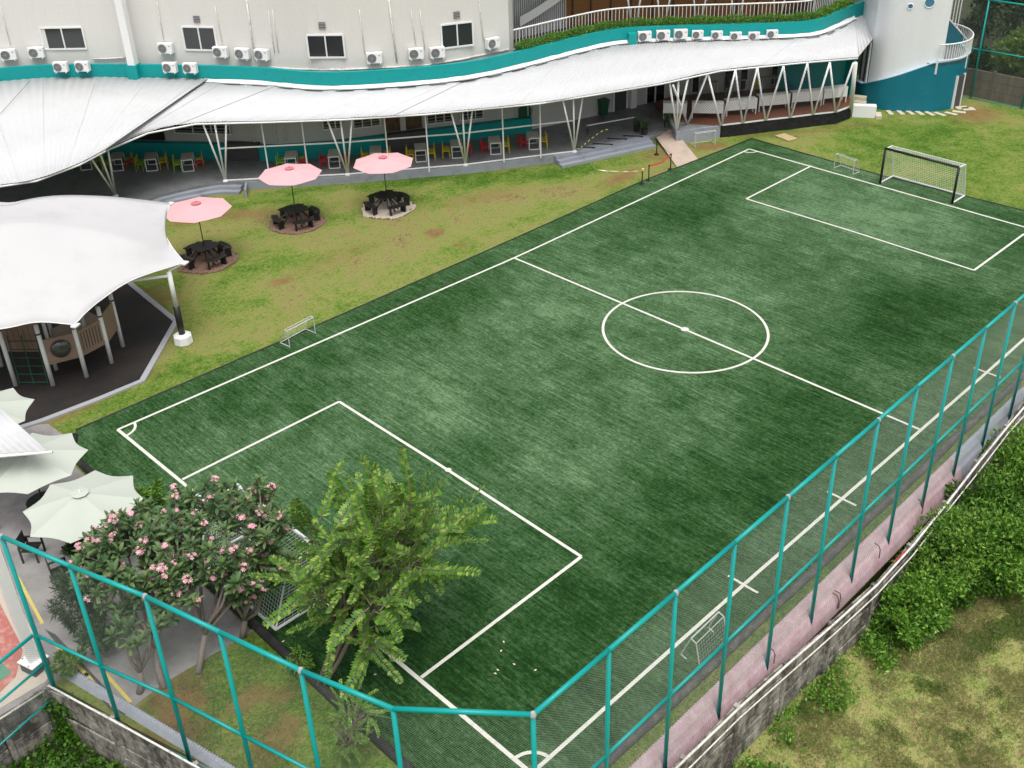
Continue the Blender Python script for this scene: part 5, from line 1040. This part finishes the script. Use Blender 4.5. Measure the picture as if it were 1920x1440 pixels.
# playhouse
ph = thing('playhouse', 'wooden playground house with white round posts, slatted and bubble panels', 'playhouse', (0, 6.5, 0))
pbase = [at(x, y) for x, y in ((30, 724), (100, 724), (163, 708), (210, 682), (231, 651))]
phs = [2.9, 2.75, 2.65, 2.6, 2.6]
for b, h in zip(pbase, phs):
    MB().tube(b, (b[0], b[1], h), .085, n=12).build('post', MAT['white'], ph, world=True, smooth=True); MB().tube((b[0], b[1], h-.42), (b[0], b[1], h-.36), .095, n=12).build('collar', MAT['black'], ph, world=True)
for b in ((-1.2, 7.9), (.9, 7.6), (2.6, 8.2), (.2, 6.0), (1.9, 6.6)): MB().tube((*b, 0), (*b, 2.6), .075, n=10).build('post', MAT['white'], ph, world=True, smooth=True)
def panel(i, z0, z1, kind):
    a, b = np.array(pbase[i][:2]), np.array(pbase[i+1][:2]); d = b-a; L = np.linalg.norm(d); d /= L; rz = math.atan2(d[1], d[0]); n_ = np.array((d[1], -d[0])); c = (a+b)/2
    if kind == 'slats':
        for z in (z0+.05, z1-.05): MB().box((c[0], c[1], z), (L-.16, .06, .10), rz).build('rail', MAT['woodp'], ph, world=True)
        n = 8
        for k in range(n):
            q = a+d*(.14+(L-.28)*k/(n-1)); MB().box((q[0], q[1], (z0+z1)/2), (.075, .035, z1-z0-.2), rz).build('slat', MAT['woodp'], ph, world=True)
    else: MB().box((c[0], c[1], (z0+z1)/2), (L-.16, .06, z1-z0), rz).build('panel', MAT['woodp'], ph, world=True)
    if kind == 'bubble':
        mb = MB(); Gd = []
        for k in range(7):
            r = .38*math.cos(k/6*math.pi/2); h = .20*math.sin(k/6*math.pi/2)+.035
            Gd.append([(c[0]+d[0]*r*math.cos(t_)+n_[0]*h, c[1]+d[1]*r*math.cos(t_)+n_[1]*h, (z0+z1)/2+r*math.sin(t_)) for t_ in np.linspace(0, 2*math.pi, 21)])
        mb.grid(Gd).build('bubble_window', MAT['bubble'], ph, world=True, smooth=True)
panel(1, 1.05, 2.05, 'bubble'); panel(2, 1.05, 2.05, 'slats'); panel(3, .95, 2.15, 'panel')
MB().prism([p[:2] for p in pbase[1:]]+[(2.6, 8.0), (.9, 7.5)], .95, 1.03).build('platform', MAT['woodp'], ph, world=True)
a, b = np.array(pbase[0][:2]), np.array(pbase[1][:2]); up = np.array((.35, .9)); 
for k in range(7):
    q0, q1 = a+up*.9+(b-a)*k/7, a+up*.9+(b-a)*(k+.9)/7; MB().wall([tuple(q0), tuple(q1)], .04, 1.1, 2.35).build('back_board', MAT['woodp'], ph, world=True)
cl = thing('climbing_net', 'dark green climbing bars hanging from the playhouse beside the posts', 'climber', (*a, 0))
for k in range(6): MB().tube((*(a+(b-a)*.12+up*(.1*k)), .18+.32*k), (*(a+(b-a)*.88+up*(.1*k)), .18+.32*k), .022, n=6).build('rung', MAT['binm'], cl, world=True)
for f in (.12, .5, .88): MB().tube((*(a+(b-a)*f), .1), (*(a+(b-a)*f+up*.6), 2.0), .022, n=6).build('side_bar', MAT['binm'], cl, world=True)
# small white corrugated roof at left
t = thing('small_white_roof', 'corner of a small white corrugated roof above the off white parasols', 'roof', at(95, 848, 3.3))
c = np.array(at(88, 845, 3.35)); l1 = np.array(at(0, 765, 3.7)); l2 = np.array(at(0, 852, 3.35)); dv = (l2-c); 
G = []
for k in range(0, 61):
    f = k/60; e = c+(l2-c)*f*2.6; G.append([tuple(e+(0, 0, .018*math.cos(k*math.pi/2))), tuple(e+(l1-c)*1.0*1.3+(0, 0, .018*math.cos(k*math.pi/2)))])
MB().grid(G).build('roof_sheet', MAT['roof'], t, world=True, smooth=True, solid=.006)
a = c+(0, 0, -.08); MB().tube(c+(c-l2)/np.linalg.norm(c-l2)*.15+(0, 0, -.06), c+(l2-c)*2.5+(0, 0, -.06), .05, n=10).build('gutter', MAT['white'], t, world=True, smooth=True)
p = c+(l2-c)*1.4+(l1-c)*.3; MB().tube((p[0], p[1], 0), (p[0], p[1], 3.3), .06, n=8).build('post', MAT['white'], t, world=True)
# white steel column with base plate on a plinth
p = at(62, 1236, .35); q = at(5, 1075, 3.4); t = thing('steel_column', 'thick white square steel column with bolted base plate at lower left', 'column', (p[0], p[1], 0))
MB().box((p[0], p[1], .15), (.50, .55, .36), .3).build('plinth', MAT['dkgrey'], t, world=True, bevel=.01); MB().box((p[0], p[1], .345), (.56, .60, .03), .3).build('base_plate', MAT['white'], t, world=True)
MB().tube((p[0], p[1], .36), (p[0]-.02, p[1], 6.2), .19, n=4).build('shaft', MAT['white'], t, world=True)
for dx in (-1, 1):
    for dy in (-1, 1): MB().tube((p[0]+dx*.20, p[1]+dy*.2, .36), (p[0]+dx*.20, p[1]+dy*.2, .40), .02, n=6).build('bolt', MAT['grey'], t, world=True)

# ================================================================ VEGETATION
def rnd(a=0, b=1): return a+(b-a)*RNG.random()
def unit(v): v = np.array(v, float); return v/(np.linalg.norm(v)+1e-9)
def leafy(n, centre, rad, L, w, mat, name, parent, world=True, droop=.2, kind=None, shell=.55, zmin=None, clumps=0):
    """n folded leaves scattered through a lumpy ellipsoid"""
    mb = MB(); C0 = np.array(centre, float); R3 = np.array(rad, float)
    cs = [(unit(RNG.normal(size=3)+np.array((0, 0, .25)))*RNG.random()**.4*.85, rnd(.16, .42)) for _ in range(clumps)] if clumps else None
    V = []; 
    for _ in range(n):
        if cs: cc_, cr_ = cs[int(RNG.random()*len(cs))]; u = cc_+unit(RNG.normal(size=3))*cr_*RNG.random()**.35
        else: u = unit(RNG.normal(size=3))*(shell+(1-shell)*RNG.random())
        q = C0+u*R3
        if zmin is not None and q[2] < zmin: q[2] = zmin+rnd(0, .15)
        d = unit(u*.7+RNG.normal(size=3)*.6+np.array((0, 0, -droop+.25))); s_ = rnd(.7, 1.3)
        sv = unit(np.cross(d, unit(RNG.normal(size=3)))); n2 = np.cross(sv, d); LL, ww = L*s_, w*s_
        V += [q, q+d*LL*.5+sv*ww/2+n2*ww*.15, q+d*LL-n2*LL*.12, q+d*LL*.5-sv*ww/2+n2*ww*.15]
    mb.v = [tuple(v) for v in V]; mb.f = [(4*k, 4*k+1, 4*k+2, 4*k+3) for k in range(n)]
    o = mb.build(name, mat, parent, world=world and parent is not None)
    if kind: o['kind'] = kind
    return o
# --- frangipani: forking stubby branches, leaf rosettes at the tips, pink blooms
def lmesh(L, w, mat):
    mb = MB(); ns = 5; ys = [0, .25, .55, .82, 1.0]; ws = [.12, .62, 1.0, .72, .02]; vs = []
    for y, k in zip(ys, ws):
        z = .10*L*math.sin(y*2.4)-.10*L*y*y; vs += [(-w/2*k, y*L, z+.18*w*k), (0, y*L, z), (w/2*k, y*L, z+.18*w*k)]
    fs = []
    for i in range(4): a = 3*i; fs += [(a, a+1, a+4, a+3), (a+1, a+2, a+5, a+4)]
    return mb.add(vs, fs).mesh('leaf', mat, smooth=True)
LEAF = [lmesh(.33, .10, MAT['frang']), lmesh(.26, .085, MAT['frang']), lmesh(.30, .09, MAT['frangd'])]
def flower_mesh(mat, matw):
    mb = MB(); mi = []
    for j in range(9):
        c = unit(RNG.normal(size=3))*np.array((.09, .09, .05))+np.array((0, 0, .06)); up = unit(c+np.array((0, 0, .06))); sx = unit(np.cross(up, (1, .3, .2))); sy = np.cross(up, sx)
        for k in range(5):
            a = 2*math.pi*k/5+j; d = sx*math.cos(a)+sy*math.sin(a); s_ = np.cross(up, d)
            mb.add([c, c+d*.030+s_*.018+up*.008, c+d*.058+s_*.006+up*.012, c+d*.050-s_*.016+up*.006], [(0, 1, 2, 3)]); mi += [1 if (j+k) % 4 == 0 else 0]
    mb.mi = mi; return mb.mesh('flower_cluster', [mat, matw])
FLW = [flower_mesh(MAT['petal'], MAT['petalw']) for _ in range(3)]
def frangipani(label, base, cen, rad, ntip, nflow, seed, nlimb=9, leaves_as_parts=300):
    global RNG
    RNG = np.random.default_rng(seed); t = thing('frangipani_tree', label, 'tree', base, 0, 'pink frangipani trees inside the left fence')
    cen = np.array(cen)-np.array(base); rad = np.array(rad); trunk = MB(); BR = MB()
    fork = cen*np.array((.30, .30, .30)); trunk.path([(0, 0, 0), tuple(fork*.5+RNG.normal(size=3)*.04), tuple(fork)], [.10, .085, .075], 9)
    limbs = []
    for k in range(nlimb):
        a = 2*math.pi*k/nlimb+rnd(-.3, .3); e = cen+np.array((math.cos(a)*rnd(.35, .6), math.sin(a)*rnd(.35, .6), rnd(-.55, .05)))*rad; mdp = fork*.4+e*.6+np.array((math.cos(a), math.sin(a), 0))*.12+np.array((0, 0, -.1))
        BR.path([tuple(fork), tuple((fork+mdp)/2+RNG.normal(size=3)*.05), tuple(mdp), tuple(e)], [.055, .048, .04, .03], 7); limbs.append(e)
    tips = []
    for k in range(ntip):
        for _ in range(30):
            u = unit(RNG.normal(size=3)); u[2] = abs(u[2])*1.0-.30; u = unit(u)
            q = cen+u*rad*rnd(.62, 1.08)
            if all(np.linalg.norm(q-o) > .24 for o, _d2 in tips): break
        e = min(limbs, key=lambda l: np.linalg.norm(l-q)); m1 = e*.5+q*.5+RNG.normal(size=3)*.05+np.array((0, 0, -.06)); BR.path([tuple(e), tuple(m1), tuple(q)], [.026, .022, .018], 5); tips.append((q, unit(q-m1)))
    trunk.build('trunk', MAT['barkp'], t, smooth=True); BR.build('branches', MAT['barkp'], t, smooth=True)
    tips.sort(key=lambda q: -q[0][2]); placed = 0; extra = MB(); A = {k: (np.array([v.co[:] for v in LEAF[k].vertices]), [tuple(p.vertices) for p in LEAF[k].polygons]) for k in range(3)}
    for n_, (p, d) in enumerate(tips):
        for k in range(17):
            a = 2.4*k+rnd(0, .5); el = 1.05-.085*k+rnd(-.12, .12); li = int(RNG.random()*3); s_ = rnd(.8, 1.25)
            rot = Matrix.Rotation(a, 4, 'Z') @ Matrix.Rotation(el, 4, 'X') @ Matrix.Rotation(rnd(-.4, .4), 4, 'Y')
            q = Vector(p)-Vector(d)*(.012*k)
            if placed < leaves_as_parts: inst('leaf', LEAF[li], t, q, rot.to_euler(), s_); placed += 1
            else:
                Mn = np.array(Matrix.Translation(q) @ rot @ Matrix.Scale(s_, 4)); vv = A[li][0]@Mn[:3, :3].T+Mn[:3, 3]; extra.add(vv, A[li][1])
        if RNG.random() < nflow/ntip: inst('flower_cluster', FLW[n_ % 3], t, Vector(p)+Vector((rnd(-.08, .08), rnd(-.08, .08), .13)), (rnd(-.5, .5), rnd(-.5, .5), rnd(0, 6)), rnd(.7, 1.15))
    if extra.f: o = extra.build('leaves', MAT['frang'], t, smooth=True); o['kind'] = 'stuff'
    return t
frangipani('frangipani tree with the thickest trunk and most blooms, before the near goal', at(372, 1262), at(412, 1020, 3.0), (2.05, 1.95, 1.45), 165, 75, 21, 11)
frangipani('frangipani tree with a forked thin trunk in the middle of the left paving', at(308, 1290), at(255, 1045, 2.7), (1.6, 1.6, 1.25), 110, 62, 35, 9)
frangipani('small low frangipani tree at the paving edge right of the thick trunk', at(455, 1195), at(470, 1085, 2.0), (.95, .95, .6), 34, 8, 51, 6, 200)
frangipani('small sparse frangipani behind the second left fence post', at(262, 1300), at(262, 1165, 1.9), (.85, .85, .45), 16, 1, 44, 5, 160)
RNG = np.random.default_rng(5)
# --- bright green tree: long arching shoots with paired leaves
def shoot_mesh(L, n, seed):
    r = np.random.default_rng(seed); mb = MB(); mi = []; pts = []
    for k in range(9): f = k/8; pts.append((0.10*math.sin(f*3+seed), f*L, .10*L*f-.20*L*f*f))
    mb.path(pts, [.013*(1-.7*k/8) for k in range(9)], 4); mi += [1]*len(mb.f); P = np.array(pts)
    for k in range(n):
        f = .12+.88*k/n; c = np.array([np.interp(f, np.linspace(0, 1, 9), P[:, j]) for j in range(3)])
        for s_ in (-1, 1):
            ll = .16*(1-.35*f)*r.uniform(.8, 1.2)*(.55 if f > .93 else 1); d = unit((s_*.95, .55, r.uniform(-.25, .35))); sv = unit(np.cross(d, (0, 0, 1))); w = .068*r.uniform(.8, 1.1)
            mb.add([c, c+d*ll*.5+sv*w/2, c+d*ll, c+d*ll*.5-sv*w/2], [(0, 1, 2, 3)]); mi.append(0)
    mb.mi = mi; return mb.mesh('leafy_shoot', [MAT['bright'], MAT['bark']])
SH = [shoot_mesh(1.3, 23, 1), shoot_mesh(.95, 17, 2), shoot_mesh(1.1, 20, 3), shoot_mesh(.75, 13, 4), shoot_mesh(.6, 11, 6)]
def shoot_tree(label, base, cen, rad, n, nin, seed, ntr=3, name='shoot_tree', group=None, sc=1.0):
    global RNG; RNG = np.random.default_rng(seed); t = thing(name, label, 'tree', base, 0, group); cen = np.array(cen)-np.array(base); cen = np.array((cen[0], cen[1], cen[2]))
    hubs = []; br = MB(); tk = MB()
    for k in range(ntr):
        a = 2*math.pi*k/ntr+.6; e = cen*np.array((.5, .5, .5))+np.array((math.cos(a)*.25, math.sin(a)*.25, 0)); tk.path([(.08*math.cos(a), .08*math.sin(a), 0), tuple(e*.5+RNG.normal(size=3)*.05), tuple(e)], [.07, .06, .05], 7)
        for j in range(14):
            u = unit(RNG.normal(size=3)+np.array((math.cos(a), math.sin(a), .5))*.6); h = cen+u*np.array(rad)*rnd(.2, .74); br.path([tuple(e), tuple((e+h)/2+RNG.normal(size=3)*.12), tuple(h)], [.04, .03, .015], 5); hubs.append(h)
    tk.build('trunk', MAT['bark'], t, smooth=True); br.build('branches', MAT['bark'], t, smooth=True)
    for k in range(n):
        h = hubs[int(RNG.random()*len(hubs))]; u = unit((h-cen)/np.array(rad)+RNG.normal(size=3)*.85+np.array((0, 0, .30)))
        s_ = h+u*.08; az = math.atan2(u[1], u[0])-math.pi/2; el = math.asin(max(-.75, min(.95, u[2])))+.12
        q = inst('leafy_shoot', SH[int(RNG.random()**1.3*5)], t, s_, (el, rnd(-.6, .6), az), rnd(.75, 1.12)*min(rad)/1.75)
    return t
gb = at(600, 1290); gc = np.array(at(700, 1065, 3.15))
shoot_tree('bright green tree with long arching leafy shoots leaning over the near goal', (*gb[:2], 0), gc, (2.85, 2.85, 2.4), 270, 0, 8, 3, 'arching_tree')
shoot_tree('low bright green sapling inside the fence beside the kerb near the corner', (*at(650, 1400)[:2], 0), (*at(655, 1365, .9)[:2], 1.0), (.95, .95, .85), 80, 0, 12, 2, 'sapling', sc=.6)
# --- shrubs inside the fence
def shrub(label, c, rad, n, L, w, mat, name='shrub', group=None, clumps=14, stems=5, cat='shrub'):
    t = thing(name, label, cat, (c[0], c[1], 0 if c[2] > 0 else -2.45), 0, group); z0 = t.location[2]
    m_ = MB()
    for k in range(stems):
        a = rnd(0, 6.28); m_.path([(c[0]+.06*math.cos(a), c[1]+.06*math.sin(a), z0), (c[0]+rad[0]*.3*math.cos(a), c[1]+rad[1]*.3*math.sin(a), (z0+c[2])/2), (c[0]+rad[0]*.55*math.cos(a), c[1]+rad[1]*.55*math.sin(a), c[2]+rad[2]*.3)], [.03, .022, .01], 5)
    m_.build('stems', MAT['barkp'], t, world=True); leafy(n, c, rad, L, w, MAT[mat], 'foliage', t, clumps=clumps, zmin=z0+.05); return t
shrub('tall grey green willowy shrub behind the first two left fence posts', (*at(155, 1125, 1.3)[:2], 1.35), (.75, .75, 1.2), 3000, .20, .035, 'fern', clumps=22, cat='shrub', stems=7)
shrub('dark airy shrub beside the willowy shrub over the yellow lines', (*at(180, 1190, .9)[:2], .9), (.6, .6, .8), 1100, .16, .05, 'frangd', clumps=12)
shrub('bright green round shrub at the foot of the fence behind the white column', (*at(130, 1245, .45)[:2], .5), (.42, .42, .42), 900, .14, .045, 'bright', clumps=10)
shrub('dark green shrub tucked under the front off white parasol', (*at(165, 1035, 1.0)[:2], 1.05), (.75, .65, .75), 2400, .13, .06, 'shrubd', clumps=16)
shrub('glossy green shrub against the far side of the frangipani crowns', (*at(275, 935, 1.6)[:2], 1.7), (.55, .5, .55), 900, .18, .06, 'bright', clumps=9)
shrub('wispy light green shrub growing below the big green tree', (*at(560, 1230, .6)[:2], .5), (.45, .45, .45), 350, .13, .045, 'bright', clumps=7)
# --- outside the wall: hedgey mass of shrubs, ivy, ground cover
out = [((1905, 880), .9, 2.3, 'big leafy shrub beyond the wall at the right frame edge'), ((1850, 960), .6, 2.2, 'rounded leafy shrub in the middle of the thicket beyond the wall'), ((1790, 1010), .4, 2.0, 'leafy shrub of the thicket close to the long wall'), ((1900, 1010), .5, 2.0, 'leafy shrub at the right frame edge, lower of two'), ((1745, 1085), .1, 1.6, 'low leafy shrub where the thicket meets the dry grass by the wall'), ((1830, 1060), .1, 1.25, 'low leafy shrub at the near edge of the thicket'), ((1890, 1085), .0, 1.05, 'small shrub before the dry grass near the right frame edge'), ((1900, 800), 1.2, 1.7, 'shrub hugging the far end of the long wall'), ((1690, 1140), -.6, 1.2, 'small shrub below the wall near the red graffiti')]
for i, ((x, y), zt_, R, lb) in enumerate(out):
    z = -2.45+R*.55; c = at(x, y, z+.3*R); shrub(lb, (c[0], c[1], z), (R, R*.9, R*.75), int(3600*R), .145, .08, ('shrub', 'ivy', 'bright', 'shrub')[i % 4], 'thicket_shrub', 'shrubs beyond the long wall', clumps=int(13*R))
def scatter(name, label, region, n, L, w, mat, zf, h=.25, dens=None):
    """low ground cover; region is a plan polygon"""
    P = np.array(region); mn, mx = P.min(0), P.max(0); k = 0; V = []
    def inside(x, y):
        c = False; j = len(P)-1
        for i in range(len(P)):
            if (P[i][1] > y) != (P[j][1] > y) and x < (P[j][0]-P[i][0])*(y-P[i][1])/(P[j][1]-P[i][1])+P[i][0]: c = not c
            j = i
        return c
    while k < n:
        x, y = rnd(mn[0], mx[0]), rnd(mn[1], mx[1])
        if not inside(x, y) or (dens and RNG.random() > dens(x, y)): 
            k += .05; continue
        k += 1; z = zf(x, y)+h*RNG.random()*(0.4+0.6*math.sin(x*2.1+1.3*math.sin(y*1.7))**2); a = rnd(0, 6.28); el = rnd(.1, 1.2); d = np.array((math.cos(a)*math.cos(el), math.sin(a)*math.cos(el), math.sin(el))); s_ = rnd(.6, 1.35); sv = unit(np.cross(d, unit(RNG.normal(size=3)))); q = np.array((x, y, z))
        V += [q, q+d*L*s_*.5+sv*w*s_/2, q+d*L*s_, q+d*L*s_*.5-sv*w*s_/2]
    mb = MB(); mb.v = [tuple(v) for v in V]; mb.f = [(4*k, 4*k+1, 4*k+2, 4*k+3) for k in range(len(V)//4)]
    o = mb.build(name, MAT[mat]); o['kind'] = 'stuff'; o['label'] = label; return o
ZL = lambda x, y: -2.44
ZI = lambda x, y: -2.44+max(0, .5-abs(math.hypot(x+6.9, y+10.3)-.2)*.25)
from mathutils import noise as MN
def nz(x, y, s_=1.0, o=0.0): return MN.noise(Vector((x*s_+o, y*s_-o, o)))+.5*MN.noise(Vector((x*s_*2.3+o, y*s_*2.3, o+5)))
scatter('ivy_ground_cover', 'dense green ivy covering the low ground at the lower left corner', [(-14, -10.8), (-7.25, -10.1), (-6.5, -12.7), (-4.9, -19), (-7, -21), (-14, -17)], 30000, .12, .09, 'ivy', lambda x, y: -1.44+.35*max(0, nz(x, y, .7)), .35)
scatter('ivy_ground_cover', 'dark creeper climbing the corner where two precast walls meet', [(-7.35, -10.2), (-7.0, -9.8), (-6.7, -10.6), (-7.0, -10.9)], 1500, .12, .08, 'ivy', lambda x, y: -1.4+1.5*RNG.random()**1.6, .1)
wl = lambda x: float(np.interp(x, xs, wy))
reg1 = [(x, wl(x)-.12) for x in np.linspace(-1, 26, 25)]
scatter('weeds_along_wall', 'green weeds growing in a strip at the foot of the long wall', reg1+[(26, -26.5), (17, -25.5), (12, -24.9), (8, -24.6), (4, -24.9), (-1, -25.4)], 16000, .12, .06, 'shrub', ZL, .5, lambda x, y: min(1, max(0.02, .5+2.2*nz(x, y, .6)-(-23.9-y)*.8)))
tk_ = [at(*q, -2.45)[:2] for q in ((1610, 1150), (1700, 1150), (1760, 1150), (1850, 1115), (1925, 1080), (1960, 900))]+[(30, -24), (20, -23.8), (13, -23.9)]
scatter('thicket_ground_cover', 'thick green undergrowth between the leafy shrubs beyond the wall', tk_, 26000, .15, .085, 'shrub', ZL, .9)
gr = [at(*q, -2.45)[:2] for q in ((1400, 1445), (1600, 1200), (1930, 1090), (1930, 1450))]
# short grass blades that roughen lawn edges and the near lawn
MAT['lawnblade'] = leafmat('grass_blade', (.07, .14, .02), (.12, .20, .035), (.20, .24, .075)); MAT['drygrass'] = leafmat('dry_grass_blade', (.22, .18, .085), (.16, .20, .05), (.32, .29, .14))
scatter('dry_grass', 'tufts of dry yellowish grass on the waste ground at lower right', gr, 45000, .10, .014, 'drygrass', ZL, .03, lambda x, y: min(1, max(.15, .55+1.6*nz(x, y, .8))))
scatter('green_grass', 'greener grass patches mixed through the dry waste ground', gr, 30000, .09, .016, 'lawnblade', ZL, .02, lambda x, y: min(1, max(0, -.25+1.9*nz(x, y, .55, 9)+.5*nz(x, y, 2.5))))
Z0 = lambda x, y: .0
scatter('lawn_grass', 'short grass blades on the small lawn between the left fence and the turf', [at(470, 1190)[:2], at(315, 1285)[:2], at(250, 1335)[:2], (-5.2, -14.5), (-4.1, -20), (-2.2, -22.6), (-2.15, -12.2)], 24000, .06, .012, 'lawnblade', Z0, .0, lambda x, y: min(1, max(.1, .6+1.6*nz(x, y, 1.1))))
scatter('lawn_grass', 'grass blades of the narrow green strip beside the pinkish sheeting', [(-1.2, -22.25), (25, -22.25), (25, -22.6), (-1.2, -22.6)], 9000, .07, .012, 'lawnblade', Z0, .0)
# clipped hedge of the upper terrace
hd = thing('clipped_hedge', 'clipped green hedge along the upper terrace above the teal parapet', 'hedge', (*hedge_line[0], 5.3)); V = []; hb = MB()
MB().wall([tuple(p) for p in offset(hedge_line, -.16)], .34, 5.31, 5.85).build('planting_core', MAT['shrubd'], hd, world=True)
for k in range(13000):
    i = int(RNG.random()*59); f = RNG.random(); p = hedge_line[i]*(1-f)+hedge_line[i+1]*f; a = rnd(0, math.pi); rr = .26+.05*math.sin(i*1.3)+rnd(-.04, .07); q = np.array((p[0], p[1], 5.72)); tt = unit(np.array((*(hedge_line[i+1]-hedge_line[i]), 0))); nn_ = np.array((-tt[1], tt[0], 0)); u = nn_*math.cos(a)*rr+np.array((0, 0, math.sin(a)*rr*1.15)); q = q+u; d = unit(u+RNG.normal(size=3)*.2); sv = unit(np.cross(d, unit(RNG.normal(size=3)))); L = .10*rnd(.7, 1.3); w = .05
    V += [q, q+d*L*.5+sv*w/2, q+d*L, q+d*L*.5-sv*w/2]
hb.v = [tuple(v) for v in V]; hb.f = [(4*k, 4*k+1, 4*k+2, 4*k+3) for k in range(len(V)//4)]
hb.build('foliage', MAT['shrub'], hd, world=True)
# far trees
def far_tree(label, c, rad, n, mat, L=.34, group='trees beyond the distant fence'):
    t = thing('tree', label, 'tree', (c[0], c[1], 0), 0, group); tr = MB(); tr.path([(c[0], c[1], 0), (c[0]+.2, c[1], c[2]*.5), (c[0], c[1]+.2, c[2])], [.28, .22, .1], 7)
    for k in range(6):
        u = unit(RNG.normal(size=3)+np.array((0, 0, .4))); tr.path([(c[0]+.1, c[1], c[2]*.6), tuple(np.array(c)+u*np.array(rad)*.6)], [.1, .04], 5)
    tr.build('trunk', MAT['bark'], t, world=True); leafy(n, c, rad, L, L*.5, MAT[mat], 'crown', t, clumps=20, zmin=.2); return t
for i, (x, y, z, r, n, mt, lb) in enumerate(((60.3, -7.4, 2.9, 2.0, 4200, 'bgbright', 'bright yellow green tree right behind the distant fence'), (61.5, -10.5, 2.2, 2.0, 3200, 'bgleaf', 'dark leafy tree behind the distant fence at the right frame edge'), (65, -7.5, 5.0, 3.4, 5200, 'bgleaf', 'tall dark tree behind the bright one'), (66, -13, 5, 3.6, 5200, 'bgleaf', 'tall dark tree at the far right beyond the fence'),
                                               (64, -2.5, 4.4, 2.6, 3600, 'bgleaf', 'shaded dark tree behind the tower balcony'), (72, -4, 9, 5, 6000, 'bgleaf', 'tallest dark tree rising behind the distant fence'), (72, -14, 8, 5, 6000, 'bgleaf', 'broad dark tree filling the upper right corner'), (61, -13.5, 1.8, 1.8, 2600, 'shrub', 'mid green bush behind the retaining wall'), (60.3, -4.2, 1.2, 1.2, 1500, 'bgleaf', 'low bush between tower and retaining wall'))):
    far_tree(lb, (x, y, z), (r, r, r*1.05), n, mt)
t = thing('stone_shed', 'mossy grey brown stone wall of a shed behind the tower balcony', 'building', (61, 1, 0))
for k in range(9): MB().box((61.2+.03*(k % 2), 2.0, .55+.8*k), (.4, 6.6, .77)).build('stone_course', MAT['conc'], t, world=True)
structure('forest_floor', MB().add([(57.9, -60, .02), (200, -60, .02), (200, 90, .02), (57.9, 90, .02)], [(0, 1, 2, 3)]), MAT['undergrowth'])
# fallen petals and leaves on the turf near the corner
for i, (x, y) in enumerate(((936, 1258), (942, 1218), (925, 1262), (961, 1244), (943, 1201), (682, 1254), (661, 1273), (534, 1201), (700, 1266), (1001, 1258))):
    p = at(x, y, .05); t = thing('fallen_petal', 'x', 'petal', p, rnd(0, 6), 'pale fallen petals on the dark turf'); t['label'] = 'pale fallen petal on the dark turf near the bottom corner of the pitch' if i not in (5, 6, 7, 8) else 'pale fallen petal on the turf below the bright green tree'
    leafquad(f := MB(), (0, 0, 0), (1, .2, .1), .10, .05); f.build('petal', MAT['litter'], t)
p = at(702, 1219, 2.2);
